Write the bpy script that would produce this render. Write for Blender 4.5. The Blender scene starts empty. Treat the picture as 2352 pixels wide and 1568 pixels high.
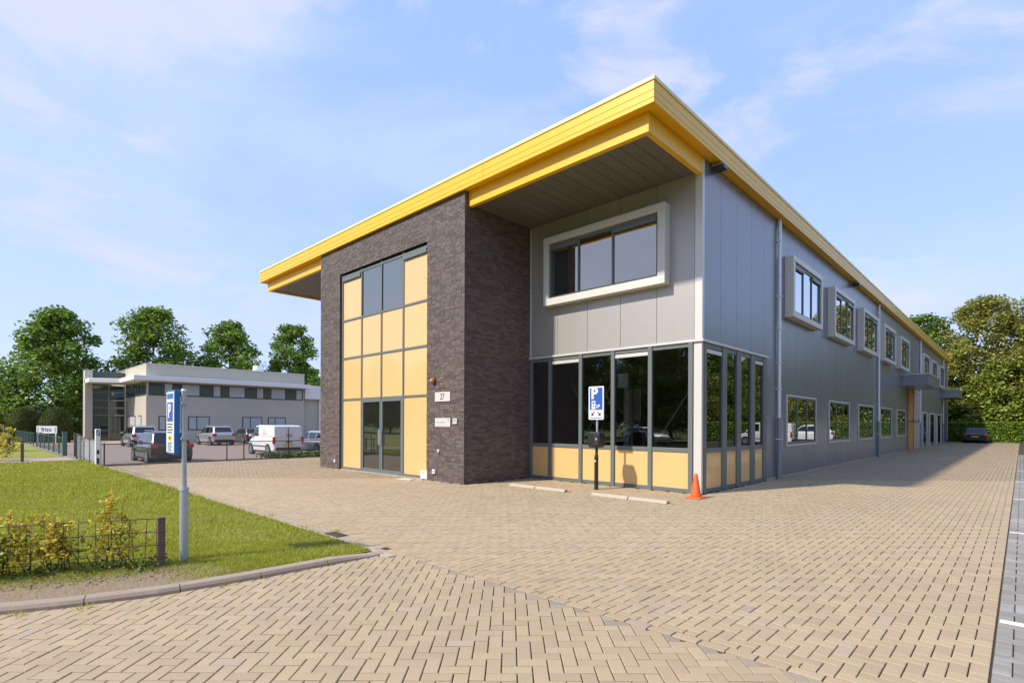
import bpy, bmesh, math, random
import numpy as np
from mathutils import Matrix, Vector
random.seed(7); rng = np.random.default_rng(7)
R = math.radians
scn = bpy.context.scene
COL = scn.collection

# ------------------------------------------------------------------ camera, sky, sun, exposure
YAW = math.atan(1171/1220.0)
cam = bpy.data.cameras.new('camera'); camo = bpy.data.objects.new('camera', cam); COL.objects.link(camo)
cam.sensor_width = 36; cam.lens = 36*1220/2352; cam.shift_y = (973.2-784)/2352
cam.clip_start = .05; cam.clip_end = 2000
camo.matrix_world = (Matrix.Translation((0, 0, 1.65)) @ Matrix.Rotation(YAW, 4, 'Z') @ Matrix.Rotation(R(90), 4, 'X')
                     @ Matrix.Rotation(math.atan(10/2442), 4, 'Z'))
scn.camera = camo

SUN = Vector((3.15, 8.6, -8.47)).normalized()          # direction the light travels
SUN_EL = math.asin(-SUN.z); SUN_AZ = math.atan2(-SUN.x, -SUN.y)   # azimuth of the sun, clockwise from +Y
sl = bpy.data.lights.new('sun', 'SUN'); so = bpy.data.objects.new('sun', sl); COL.objects.link(so)
sl.energy = 3.2; sl.angle = R(2.0); sl.color = (1.0, .93, .82)
so.rotation_euler = SUN.to_track_quat('-Z', 'Y').to_euler()
so.location = (-20, -50, 60)

w = bpy.data.worlds.new('World'); scn.world = w; w.use_nodes = True
nt = w.node_tree; N = nt.nodes; L = nt.links; N.clear()
out = N.new('ShaderNodeOutputWorld'); bg = N.new('ShaderNodeBackground'); sky = N.new('ShaderNodeTexSky')
sky.sky_type = 'NISHITA'; sky.sun_disc = False; sky.sun_elevation = SUN_EL; sky.sun_rotation = SUN_AZ
sky.air_density = 1.0; sky.dust_density = .7; sky.ozone_density = 2.0
bg.inputs['Strength'].default_value = .15
tc = N.new('ShaderNodeTexCoord'); sep = N.new('ShaderNodeSeparateXYZ')
def wm(op, a, b=None):
    n = N.new('ShaderNodeMath'); n.operation = op
    for i, v in enumerate((a, b)):
        if v is None: continue
        if isinstance(v, (int, float)): n.inputs[i].default_value = v
        else: L.new(v, n.inputs[i])
    return n.outputs[0]
L.new(tc.outputs['Generated'], sep.inputs[0])
cmb = N.new('ShaderNodeCombineXYZ')
L.new(sep.outputs['X'], cmb.inputs[0]); L.new(sep.outputs['Y'], cmb.inputs[1]); L.new(wm('MULTIPLY', sep.outputs['Z'], 2.7), cmb.inputs[2])
def cloud(scale, rough, lo, hi, off):
    mp = N.new('ShaderNodeMapping'); mp.inputs['Location'].default_value = off; L.new(cmb.outputs[0], mp.inputs[0])
    nz = N.new('ShaderNodeTexNoise'); nz.inputs['Scale'].default_value = scale; nz.inputs['Detail'].default_value = 6
    nz.inputs['Roughness'].default_value = rough; nz.inputs['Distortion'].default_value = .35
    L.new(mp.outputs[0], nz.inputs['Vector'])
    mr = N.new('ShaderNodeMapRange'); mr.interpolation_type = 'SMOOTHSTEP'
    mr.inputs[1].default_value = lo; mr.inputs[2].default_value = hi
    L.new(nz.outputs['Fac'], mr.inputs[0]); return mr.outputs[0]
c1 = cloud(1.7, .52, .42, .62, (3.1, 1.2, .4)); c2 = cloud(2.7, .56, .50, .66, (9.4, 4.2, .3))
def wmix(fac, a, b):
    n = N.new('ShaderNodeMix'); n.data_type = 'RGBA'
    for sck, v in ((n.inputs[0], fac), (n.inputs[6], a), (n.inputs[7], b)):
        if isinstance(v, (int, float)): sck.default_value = v
        elif isinstance(v, tuple): sck.default_value = v
        else: L.new(v, sck)
    return n.outputs[2]
elev = wm('POWER', wm('SUBTRACT', 1.0, wm('MAXIMUM', sep.outputs['Z'], 0.0)), 4.0)
veil = wmix(elev, (1.75, 2.62, 4.9, 1), (3.3, 3.85, 4.8, 1))               # thin even veil of high cloud, whiter towards the horizon
base = wmix(.80, sky.outputs[0], veil)
lay = wmix(wm('MULTIPLY', c1, .70), base, (2.55, 3.15, 4.8, 1))
lay = wmix(wm('MULTIPLY', c2, .75), lay, (3.25, 3.35, 4.75, 1))
L.new(lay, bg.inputs['Color']); L.new(bg.outputs[0], out.inputs[0])

vs = scn.view_settings
vs.view_transform = 'Standard'; vs.look = 'None'; vs.gamma = 1; vs.exposure = 0.70; vs.use_curve_mapping = False
scn.cycles.max_bounces = 8; scn.cycles.transparent_max_bounces = 12
scn.cycles.caustics_reflective = False; scn.cycles.caustics_refractive = False

# ------------------------------------------------------------------ materials
def mat(name, col, rough=.6, metal=0.0, spec=.5, noise=None, bump=None, rnd=0.0, hue=0.0, coat=0.0, transl=None, stain=None, vec=None, croug=.03):
    m = bpy.data.materials.new(name); m.use_nodes = True
    t = m.node_tree; n = t.nodes; l = t.links
    p = n['Principled BSDF']
    p.inputs['Roughness'].default_value = rough; p.inputs['Metallic'].default_value = metal
    p.inputs['Specular IOR Level'].default_value = spec
    if coat: p.inputs['Coat Weight'].default_value = coat; p.inputs['Coat Roughness'].default_value = croug
    def math_(op, a, b):
        q = n.new('ShaderNodeMath'); q.operation = op
        for i, v in enumerate((a, b)):
            if isinstance(v, (int, float)): q.inputs[i].default_value = v
            else: l.new(v, q.inputs[i])
        return q.outputs[0]
    tcn = n.new('ShaderNodeTexCoord'); V = tcn.outputs['Object']
    if vec:
        mp = n.new('ShaderNodeMapping'); mp.inputs['Scale'].default_value = vec; l.new(V, mp.inputs[0]); V = mp.outputs[0]
    def nz(scale, detail=4, rough_=.6):
        q = n.new('ShaderNodeTexNoise'); q.inputs['Scale'].default_value = scale; q.inputs['Detail'].default_value = detail
        q.inputs['Roughness'].default_value = rough_; l.new(V, q.inputs['Vector']); return q.outputs['Fac']
    val = 1.0; hv = .5
    hs = n.new('ShaderNodeHueSaturation'); hs.inputs['Color'].default_value = (*col, 1)
    if rnd or hue:
        g = n.new('ShaderNodeNewGeometry'); o = n.new('ShaderNodeObjectInfo')
        r = math_('FRACT', math_('ADD', g.outputs['Random Per Island'], o.outputs['Random']), 0)
        if rnd: val = math_('ADD', val, math_('MULTIPLY', math_('SUBTRACT', r, .5), 2*rnd))
        if hue:
            r2 = math_('FRACT', math_('MULTIPLY', r, 17.31), 0)
            hv = math_('ADD', .5, math_('MULTIPLY', math_('SUBTRACT', r2, .5), 2*hue))
    for a in (noise or []):
        val = math_('MULTIPLY', val, math_('ADD', 1.0, math_('MULTIPLY', math_('SUBTRACT', nz(a[0]), .5), 2*a[1])))
    for key, v in (('Value', val), ('Hue', hv)):
        if isinstance(v, (int, float)): hs.inputs[key].default_value = v
        else: l.new(v, hs.inputs[key])
    c = hs.outputs[0]
    if stain:                      # (scale, lo, hi, colour, strength)
        mr = n.new('ShaderNodeMapRange'); mr.inputs[1].default_value = stain[1]; mr.inputs[2].default_value = stain[2]
        l.new(nz(stain[0], 5), mr.inputs[0])
        mx = n.new('ShaderNodeMix'); mx.data_type = 'RGBA'; mx.inputs[7].default_value = (*stain[3], 1)
        l.new(math_('MULTIPLY', mr.outputs[0], stain[4]), mx.inputs[0]); l.new(c, mx.inputs[6]); c = mx.outputs[2]
    l.new(c, p.inputs['Base Color'])
    if bump:
        b = n.new('ShaderNodeBump'); b.inputs['Strength'].default_value = bump[1]; b.inputs['Distance'].default_value = bump[2] if len(bump) > 2 else .01
        l.new(nz(bump[0]), b.inputs['Height']); l.new(b.outputs[0], p.inputs['Normal'])
    if transl:
        tr = n.new('ShaderNodeBsdfTranslucent'); l.new(c, tr.inputs['Color'])
        ms = n.new('ShaderNodeMixShader'); ms.inputs[0].default_value = transl
        l.new(p.outputs[0], ms.inputs[1]); l.new(tr.outputs[0], ms.inputs[2]); l.new(ms.outputs[0], n['Material Output'].inputs[0])
    return m

def glass(name, refl, tint, interior=None, rough=.01, col=(.93, .96, .96)):
    """window glass: a mirror layer (coated glass) over a dark tint that is seen through, or over a dark room"""
    m = bpy.data.materials.new(name); m.use_nodes = True
    t = m.node_tree; n = t.nodes; l = t.links; n.clear()
    o = n.new('ShaderNodeOutputMaterial'); gl = n.new('ShaderNodeBsdfGlossy'); gl.inputs['Roughness'].default_value = rough
    gl.inputs['Color'].default_value = (*col, 1)
    if interior: d = n.new('ShaderNodeBsdfDiffuse'); d.inputs['Color'].default_value = (*interior, 1)
    else: d = n.new('ShaderNodeBsdfTransparent'); d.inputs['Color'].default_value = (*tint, 1)
    fr = n.new('ShaderNodeFresnel'); fr.inputs['IOR'].default_value = 1.5
    a = n.new('ShaderNodeMath'); a.operation = 'MULTIPLY_ADD'; a.inputs[1].default_value = 1-refl; a.inputs[2].default_value = refl
    l.new(fr.outputs[0], a.inputs[0])
    tcn = n.new('ShaderNodeTexCoord'); z = n.new('ShaderNodeTexNoise'); z.inputs['Scale'].default_value = .9; z.inputs['Detail'].default_value = 1
    b = n.new('ShaderNodeBump'); b.inputs['Strength'].default_value = .12; b.inputs['Distance'].default_value = .01
    l.new(tcn.outputs['Object'], z.inputs['Vector']); l.new(z.outputs['Fac'], b.inputs['Height']); l.new(b.outputs[0], gl.inputs['Normal'])
    mx = n.new('ShaderNodeMixShader'); l.new(a.outputs[0], mx.inputs[0]); l.new(d.outputs[0], mx.inputs[1]); l.new(gl.outputs[0], mx.inputs[2])
    l.new(mx.outputs[0], o.inputs[0]); return m

M = {}
M['paver'] = mat('tan_concrete_paver', (.405, .306, .186), .85, noise=[(140, .42), (420, .3), (1.1, .08), (.25, .13)], bump=(260, .35, .004), rnd=.075, hue=.006, stain=(.8, .60, .78, (.33, .29, .25), .5))
M['paver_pink'] = mat('mauve_concrete_paver', (.385, .30, .215), .85, noise=[(140, .2)], bump=(260, .35, .004), rnd=.08)
M['paver_cut'] = mat('cut_paver_edge', (.30, .25, .185), .88, noise=[(140, .3)], bump=(260, .4, .004), rnd=.12)
M['paver_grey'] = mat('grey_concrete_paver', (.26, .238, .205), .88, noise=[(140, .2), (3, .15)], bump=(260, .35, .004), rnd=.12, stain=(1.6, .52, .70, (.46, .45, .42), .5))
M['joint'] = mat('joint_sand', (.062, .044, .026), .95, noise=[(60, .35)], bump=(90, .4))
M['kerb'] = mat('kerb_concrete', (.345, .265, .20), .85, noise=[(40, .18), (4, .15)], bump=(120, .3, .004), rnd=.06)
M['edging'] = mat('edging_concrete', (.44, .37, .30), .85, noise=[(40, .15)], bump=(120, .3, .004), rnd=.1)
M['stop'] = mat('pale_concrete', (.46, .395, .305), .85, noise=[(25, .15), (120, .12)], bump=(90, .4, .006))
M['earth'] = mat('bare_earth', (.27, .20, .125), .95, noise=[(9, .3), (45, .3)], bump=(40, .8, .02))
M['lawn'] = mat('lawn_soil', (.27, .28, .045), .95, noise=[(1.2, .35), (9, .35), (60, .3)], bump=(60, .9, .03))
M['grass'] = mat('grass_blade', (.40, .42, .048), .6, spec=.25, rnd=.42, hue=.04, noise=[(.7, .22), (3, .2)], transl=.35, stain=(1.3, .52, .70, (.58, .45, .17), .45))
M['terrain'] = mat('meadow', (.14, .17, .035), .95, noise=[(.15, .3), (2, .3)], bump=(8, .5, .05))
M['asphalt'] = mat('reddish_asphalt', (.25, .185, .145), .9, noise=[(1.2, .12), (90, .15)], bump=(150, .4, .004))
M['brickwalk'] = mat('pale_brick_walk', (.38, .29, .21), .9, noise=[(3, .12), (30, .2)], bump=(40, .3))
M['brick'] = mat('dark_brown_brick', (.140, .108, .097), .66, spec=.45, noise=[(18, .22), (90, .25)], bump=(60, .5, .004), rnd=.30, hue=.03)
M['mortar'] = mat('brick_mortar', (.125, .10, .086), .95, noise=[(40, .25)], bump=(80, .4))
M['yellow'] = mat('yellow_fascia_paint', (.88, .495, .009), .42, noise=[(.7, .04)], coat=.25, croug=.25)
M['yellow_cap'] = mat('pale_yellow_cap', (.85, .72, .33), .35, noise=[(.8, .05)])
M['soffit'] = mat('soffit_plank', (.165, .15, .13), .5, noise=[(.8, .06)], rnd=.06)
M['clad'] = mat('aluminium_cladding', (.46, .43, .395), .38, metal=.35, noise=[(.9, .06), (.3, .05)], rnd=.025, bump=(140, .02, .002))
M['clad_side'] = mat('shaded_cladding', (.26, .27, .295), .30, metal=.45, noise=[(.9, .06), (.25, .05)], rnd=.025, bump=(140, .02, .002))  # side's shade put into a darker, bluer copy of the front cladding
M['trim'] = mat('aluminium_trim', (.68, .65, .60), .38, metal=.2, noise=[(2, .05)])
M['gap'] = mat('panel_gap', (.035, .035, .036), .8)
M['frame'] = mat('grey_window_frame', (.145, .165, .163), .40, spec=.5, noise=[(3, .05)])
M['bay'] = mat('bay_surround', (.70, .665, .60), .42, metal=.1, noise=[(1.5, .05)])
M['panel'] = mat('ochre_glazed_panel', (.78, .49, .195), .45, noise=[(1.2, .03)], coat=.8, rnd=.02)
M['pipe'] = mat('galvanised_pipe', (.82, .86, .87), .42, metal=.1, noise=[(3, .1)])
M['pipe_low'] = mat('painted_pipe_foot', (.24, .30, .31), .5, noise=[(3, .1)])
M['black'] = mat('black_plastic', (.018, .018, .019), .45, noise=[(8, .1)])
M['darkmetal'] = mat('dark_metal', (.05, .052, .052), .45, metal=.4, noise=[(5, .1)])
M['white'] = mat('white_paint', (.78, .78, .76), .4, noise=[(2, .04)])
M['plate_white'] = mat('white_plate', (.62, .59, .53), .45, noise=[(9, .05)])
M['blue'] = mat('sign_blue', (.035, .11, .46), .35, noise=[(3, .03)])
M['blue_edge'] = mat('sign_edge_blue', (.02, .17, .45), .35, noise=[(3, .03)])
M['signwhite'] = mat('sign_white', (.80, .81, .82), .35, noise=[(3, .02)])
M['signyellow'] = mat('sign_yellow', (.75, .62, .22), .4, noise=[(3, .02)])
M['ink'] = mat('sign_ink', (.02, .022, .03), .5)
M['greyink'] = mat('faded_ink', (.30, .32, .34), .5)
M['orange'] = mat('cone_orange', (.80, .12, .02), .45, noise=[(9, .08)])
M['beacon'] = mat('amber_beacon', (.55, .17, .03), .25, noise=[(9, .05)], coat=.5)
M['pole'] = mat('pole_grey', (.42, .46, .47), .45, metal=.3, noise=[(6, .12)], stain=(3, .55, .75, (.30, .33, .30), .5))
M['wood'] = mat('weathered_wood', (.15, .098, .072), .85, noise=[(9, .3)], bump=(30, .6, .006), vec=(8, 8, 1))
M['wire'] = mat('rusty_wire', (.085, .062, .045), .7, noise=[(20, .2)])
M['rust'] = mat('drain_iron', (.11, .075, .06), .8, noise=[(30, .3)], bump=(60, .6))
M['bark'] = mat('bark', (.10, .075, .05), .9, noise=[(8, .3)], bump=(14, .9, .03))
M['twig'] = mat('twig', (.085, .055, .035), .8, noise=[(20, .3)])
M['leaf'] = mat('leaf_green', (.19, .29, .045), .5, spec=.35, rnd=.45, hue=.03, transl=.40)
M['leaf_mid'] = mat('leaf_mid_green', (.24, .29, .045), .5, spec=.35, rnd=.45, hue=.03, transl=.28)
M['leaf_olive'] = mat('leaf_olive_brown', (.31, .315, .062), .55, spec=.3, rnd=.5, hue=.035, transl=.40)
M['leaf_dark'] = mat('yew_green', (.105, .135, .026), .6, spec=.3, rnd=.5, hue=.03, transl=.12)
M['leaf_yew'] = mat('clipped_yew_green', (.115, .135, .028), .6, spec=.3, rnd=.45, hue=.035, transl=.2)
M['leaf_hedge'] = mat('hedge_green', (.17, .27, .025), .5, spec=.35, rnd=.45, hue=.03, transl=.3)
M['leaf_gold'] = mat('beech_gold', (.56, .46, .055), .5, spec=.3, rnd=.40, hue=.045, transl=.4)
M['leaf_pale'] = mat('shrub_silver', (.19, .20, .10), .6, spec=.3, rnd=.4, hue=.03, transl=.25)
M['weed'] = mat('weed_green', (.095, .13, .022), .55, spec=.3, rnd=.5, hue=.05, transl=.3)
M['litter'] = mat('leaf_litter', (.20, .125, .06), .8, rnd=.5, hue=.05)
M['stone'] = mat('grey_stone_wall', (.49, .46, .385), .8, noise=[(.5, .1), (9, .1)], bump=(20, .3))
M['stone_sunlit'] = mat('sunlit_stone_wall', (.50, .445, .36), .8, noise=[(.5, .1), (9, .1)], bump=(20, .3))  # sunlight on the short face put into a warmer copy of the stone
M['slab'] = mat('white_eave', (.78, .76, .72), .6, noise=[(.6, .06)])
M['green'] = mat('green_frame', (.055, .085, .07), .5, noise=[(3, .08)])
M['green_light'] = mat('pale_green_frame', (.20, .27, .21), .5, noise=[(3, .08)])
M['greenbar'] = mat('green_fence_bar', (.10, .165, .135), .5, rnd=.15)
M['curtain'] = mat('net_curtain', (.42, .45, .46), .8, noise=[(3, .1), (14, .15)], vec=(1, 1, .1))
M['room'] = mat('room_wall', (.34, .33, .31), .85, noise=[(.8, .06)])
M['roomdark'] = mat('room_dark', (.03, .03, .03), .9)
M['steel'] = mat('steel_brace', (.6, .58, .55), .55, noise=[(3, .1)])
M['redbrick'] = mat('red_brick_far', (.19, .075, .05), .85, noise=[(1.5, .15)])
M['door'] = mat('orange_door', (.52, .235, .065), .5, noise=[(2, .07)])
M['concretebeige'] = mat('beige_reveal', (.42, .375, .31), .6, noise=[(2, .06)])
M['tyre'] = mat('tyre', (.02, .02, .02), .8)
M['rim'] = mat('alloy_rim', (.42, .43, .44), .3, metal=.7)
M['carblack'] = mat('car_black', (.004, .0045, .006), .3, coat=1.0)
M['carsilver'] = mat('car_silver', (.45, .46, .47), .3, metal=.6, coat=1.0)
M['cargrey'] = mat('car_grey', (.10, .105, .10), .3, metal=.5, coat=1.0)
M['carwhite'] = mat('car_white', (.74, .74, .73), .3, coat=1.0)
M['taillight'] = mat('tail_light', (.42, .018, .015), .2, coat=1.0)
M['numberplate'] = mat('yellow_number_plate', (.72, .48, .03), .4)
M['paint_line'] = mat('white_line_paint', (.72, .70, .66), .7, noise=[(25, .12)])
M['g_front'] = glass('glass_front', .05, (.75, .77, .74))
M['g_side'] = glass('glass_side', .20, (.30, .32, .30))
M['g_up'] = glass('glass_upper', .40, None, (.014, .013, .011), col=(.88, .78, .66))
M['g_bay'] = glass('glass_bay', .72, None, (.012, .013, .013))
M['g_low'] = glass('glass_low', .40, None, (.010, .011, .010))
M['g_door'] = glass('glass_door', .16, None, (.018, .018, .016))
M['g_far'] = glass('glass_far', .06, None, (.018, .034, .024))
M['g_car'] = glass('car_glass', .02, None, (.012, .013, .014))

# ------------------------------------------------------------------ mesh helpers
def tag(o, label=None, cat=None, group=None, kind=None):
    if label: o['label'] = label
    if cat: o['category'] = cat
    if group: o['group'] = group
    if kind: o['kind'] = kind
    return o
def empty(name, loc, label=None, cat=None, group=None, rz=0.0):
    o = bpy.data.objects.new(name, None); COL.objects.link(o); o.location = loc; o.rotation_euler = (0, 0, rz)
    o.empty_display_size = .2
    return tag(o, label, cat, group)
def link(name, me, m, parent=None, loc=None):
    o = bpy.data.objects.new(name, me); COL.objects.link(o)
    if m is not None and not me.materials: me.materials.append(m)
    if parent is not None: o.parent = parent
    if loc is not None: o.location = loc
    return o
def rootloc(p):
    v = Vector((0, 0, 0))
    while p is not None: v = v + p.location; p = p.parent
    return v

class MB:
    def __init__(s): s.v = []; s.f = []; s.mi = []
    def quadface(s, pts, mi=0):
        b = len(s.v); s.v += [tuple(p) for p in pts]; s.f.append(tuple(range(b, b+len(pts)))); s.mi.append(mi); return s
    def box(s, x0, x1, y0, y1, z0, z1, mi=0):
        if x0 > x1: x0, x1 = x1, x0
        if y0 > y1: y0, y1 = y1, y0
        b = len(s.v)
        s.v += [(x0,y0,z0),(x1,y0,z0),(x1,y1,z0),(x0,y1,z0),(x0,y0,z1),(x1,y0,z1),(x1,y1,z1),(x0,y1,z1)]
        s.f += [tuple(b+i for i in q) for q in ((0,3,2,1),(4,5,6,7),(0,1,5,4),(1,2,6,5),(2,3,7,6),(3,0,4,7))]
        s.mi += [mi]*6; return s
    def prism(s, poly, ax, a0, a1, mi=0):
        """extrude a 2D polygon along axis ax ('x','y','z')"""
        def P(p, a): return (a, p[0], p[1]) if ax == 'x' else (p[0], a, p[1]) if ax == 'y' else (p[0], p[1], a)
        b = len(s.v); n = len(poly)
        s.v += [P(p, a0) for p in poly] + [P(p, a1) for p in poly]
        s.f += [tuple(range(b+n-1, b-1, -1)), tuple(range(b+n, b+2*n))] + [(b+i, b+(i+1) % n, b+n+(i+1) % n, b+n+i) for i in range(n)]
        s.mi += [mi]*(n+2); return s
    def tube(s, a, c, r0, r1=None, n=10, mi=0, caps=True):
        r1 = r0 if r1 is None else r1
        a = Vector(a); c = Vector(c); d = (c-a).normalized()
        u = d.orthogonal().normalized(); v = d.cross(u); b = len(s.v)
        for p, r in ((a, r0), (c, r1)):
            for k in range(n):
                t = 2*math.pi*k/n; s.v.append(tuple(p+u*(r*math.cos(t))+v*(r*math.sin(t))))
        s.f += [(b+k, b+(k+1) % n, b+n+(k+1) % n, b+n+k) for k in range(n)]; s.mi += [mi]*n
        if caps: s.f += [tuple(range(b+n-1, b-1, -1)), tuple(range(b+n, b+2*n))]; s.mi += [mi]*2
        return s
    def lathe(s, prof, c=(0, 0, 0), n=20, mi=0):
        b = len(s.v); k = len(prof)
        for r, z in prof:
            for i in range(n):
                t = 2*math.pi*i/n; s.v.append((c[0]+r*math.cos(t), c[1]+r*math.sin(t), c[2]+z))
        for j in range(k-1):
            for i in range(n): s.f.append((b+j*n+i, b+j*n+(i+1) % n, b+(j+1)*n+(i+1) % n, b+(j+1)*n+i)); s.mi.append(mi)
        s.f += [tuple(b+i for i in range(n-1, -1, -1)), tuple(b+(k-1)*n+i for i in range(n))]; s.mi += [mi]*2
        return s
    def mesh(s, name, off=Vector((0, 0, 0))):
        me = bpy.data.meshes.new(name)
        me.from_pydata([(v[0]-off[0], v[1]-off[1], v[2]-off[2]) for v in s.v], [], s.f)
        me.polygons.foreach_set('material_index', s.mi); return me
    def build(s, name, m, parent=None, bev=0.0, smooth=False, seg=2):
        off = rootloc(parent) if parent is not None else Vector((0, 0, 0))
        loc = None
        if parent is None:      # a thing that is one mesh: origin at the middle of its base
            V = np.array(s.v); off = Vector(((V[:,0].min()+V[:,0].max())/2, (V[:,1].min()+V[:,1].max())/2, V[:,2].min())); loc = off
        me = s.mesh(name, off)
        for q in (m if isinstance(m, (list, tuple)) else [m]): me.materials.append(q)
        if smooth: me.polygons.foreach_set('use_smooth', [True]*len(me.polygons))
        o = link(name, me, None, parent, loc)
        if bev:
            b = o.modifiers.new('bevel', 'BEVEL'); b.width = bev; b.segments = seg; b.limit_method = 'ANGLE'; b.angle_limit = R(40)
        return o
def npmesh(name, V, F, m):
    """V (n,3), F (m,k) arrays -> mesh"""
    me = bpy.data.meshes.new(name); k = F.shape[1]
    me.vertices.add(len(V)); me.vertices.foreach_set('co', np.ascontiguousarray(V, dtype=np.float32).ravel())
    me.loops.add(F.size); me.loops.foreach_set('vertex_index', np.ascontiguousarray(F, dtype=np.int32).ravel())
    me.polygons.add(len(F)); me.polygons.foreach_set('loop_start', np.arange(0, F.size, k, dtype=np.int32))
    me.update(calc_edges=True); me.materials.append(m); return me
def box(name, m, parent, *a, bev=0.0): return MB().box(*a).build(name, m, parent, bev)

def text_polys(s, size, depth=.004, bold=0.0):
    c = bpy.data.curves.new('t', 'FONT'); c.body = s; c.size = size; c.extrude = depth/2; c.align_x = 'CENTER'; c.align_y = 'CENTER'
    c.offset = bold; c.resolution_u = 3
    o = bpy.data.objects.new('t', c); COL.objects.link(o)
    dg = bpy.context.evaluated_depsgraph_get(); me = bpy.data.meshes.new_from_object(o.evaluated_get(dg))
    vs_ = [tuple(v.co) for v in me.vertices]; fs = [tuple(p.vertices) for p in me.polygons]
    bpy.data.objects.remove(o); bpy.data.curves.remove(c); bpy.data.meshes.remove(me); return vs_, fs
def lettering(name, s, size, m, parent, origin, right, up, depth=.004, bold=0.0, sx=1.0):
    """text as thin solid letters; origin = centre (world), right/up = its axes"""
    v, f = text_polys(s, size, depth, bold); b = MB(); r = Vector(right).normalized(); u = Vector(up).normalized(); nn = r.cross(u); o = Vector(origin)
    b.v = [tuple(o+r*(p[0]*sx)+u*p[1]+nn*p[2]) for p in v]; b.f = f; b.mi = [0]*len(f)
    return b.build(name, m, parent)

def copy_tree(o, parent=None):
    c = o.copy(); COL.objects.link(c); c.parent = parent
    for ch in list(o.children): copy_tree(ch, c)
    return c

# ------------------------------------------------------------------ ground
def sheet(name, poly, z, m, kind='structure'):
    b = MB().quadface([(x, y, z) for x, y in poly]); o = b.build(name, m); return tag(o, kind=kind)
sheet('ground', [(-900, -900), (900, -900), (900, 900), (-900, 900)], -.45, M['terrain'])

# ---- pavers
U = .105; HF, HC = np.array((-math.sin(YAW), math.cos(YAW))), np.array((math.cos(YAW), math.sin(YAW)))
def depth_lat(x, y): return x*HF[0]+y*HF[1], x*HC[0]+y*HC[1]
def visible(x, y, m=.6):
    d, l = depth_lat(x, y)
    return d > 1.5 and abs(l) < d*(1176/1220)+m and d < 95
def herring(i0, i1, j0, j1):
    for i in range(i0, i1):
        for j in range(j0, j1):
            k = (i-j) % 4
            if k == 0: yield (i, j, i+2, j+1)
            elif k == 2: yield (i, j-1, i+1, j+1)
def clip(poly, a, b, c):                # keep a*x+b*y <= c
    outp = []
    for k in range(len(poly)):
        p, q = poly[k], poly[(k+1) % len(poly)]; dp = a*p[0]+b*p[1]-c; dq = a*q[0]+b*q[1]-c
        if dp <= 0: outp.append(p)
        if dp*dq < 0:
            t = dp/(dp-dq); outp.append((p[0]+(q[0]-p[0])*t, p[1]+(q[1]-p[1])*t))
    return outp
def shrink(poly, g):                    # true inset of a convex polygon
    n = len(poly); sg = sum(poly[k][0]*poly[(k+1) % n][1]-poly[(k+1) % n][0]*poly[k][1] for k in range(n)); sg = 1 if sg > 0 else -1
    if n > 4 or g*4 > min(math.dist(poly[k], poly[(k+1) % n]) for k in range(n)):
        cx_ = sum(p[0] for p in poly)/n; cy_ = sum(p[1] for p in poly)/n; o = []
        for x, y in poly: q = math.hypot(cx_-x, cy_-y) or 1; o.append((x+(cx_-x)*min(.3, g*1.4/q), y+(cy_-y)*min(.3, g*1.4/q)))
        return o
    o = []
    for k in range(n):
        a, b_, c = poly[k-1], poly[k], poly[(k+1) % n]
        d1 = ((b_[0]-a[0]), (b_[1]-a[1])); d2 = ((c[0]-b_[0]), (c[1]-b_[1])); l1 = math.hypot(*d1); l2 = math.hypot(*d2)
        n1 = (-d1[1]/l1*sg, d1[0]/l1*sg); n2 = (-d2[1]/l2*sg, d2[0]/l2*sg); den = 1+n1[0]*n2[0]+n1[1]*n2[1]
        o.append((b_[0]+(n1[0]+n2[0])*g/den, b_[1]+(n1[1]+n2[1])*g/den))
    return o
def area(p): return abs(sum(p[k][0]*p[(k+1) % len(p)][1]-p[(k+1) % len(p)][0]*p[k][1] for k in range(len(p))))/2
def paver_into(b, poly, z, gap, cham, h, mi=0):
    p0 = shrink(poly, gap); p1 = shrink(poly, gap+cham); n = len(poly); s0 = len(b.v)
    b.v += [(x, y, z-h) for x, y in p0]+[(x, y, z-cham*.8) for x, y in p0]+[(x, y, z) for x, y in p1]
    for r in range(2):
        for k in range(n): b.f.append((s0+r*n+k, s0+r*n+(k+1) % n, s0+(r+1)*n+(k+1) % n, s0+(r+1)*n+k)); b.mi.append(mi)
    b.f.append(tuple(s0+2*n+k for k in range(n))); b.mi.append(mi)
fore = sheet('forecourt_paving', [(-24.98, 3.72), (9, 3.72), (9, 71.5), (-24.98, 71.5)], -.014, M['joint'])
street = sheet('street_paving', [(-7.6, -8), (9, -8), (9, 3.71), (-5.70, 3.71), (-5.72, 2.5), (-5.9, 1.2), (-6.5, -.4)], -.014, M['joint'])
cands = []      # (depth, polygon, surface, material index)
def add_field(gen, xf, regions, clips, surf, pick):
    for (i, j, i2, j2) in gen:
        pts = [xf(i*U, j*U), xf(i2*U, j*U), xf(i2*U, j2*U), xf(i*U, j2*U)]
        cxx = sum(p[0] for p in pts)/4; cyy = sum(p[1] for p in pts)/4
        if not visible(cxx, cyy): continue
        if not regions(cxx, cyy): continue
        full = pts
        for c in clips: 
            pts = clip(pts, *c)
            if len(pts) < 3: break
        if len(pts) < 3: continue
        a = area(pts)
        if a < .0012: continue
        cands.append((depth_lat(cxx, cyy)[0], pts, surf, pick(a, cxx, cyy), a > .0215))
def in_drive(x, y):
    if x > -.15-.0 and x > -.12: return False
    if y < 3.9: return False
    if x < -24.95 or y > 71.3: return False
    if x < -5.44 and y > 12.15: return False
    if x < -10.9 and x > -19.3 and y > 9.5: return False
    return True
def pk(a, x, y):
    if a < .0205: return 2 if rng.random() < .8 else 0
    return 1 if rng.random() < .012 else 0
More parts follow.
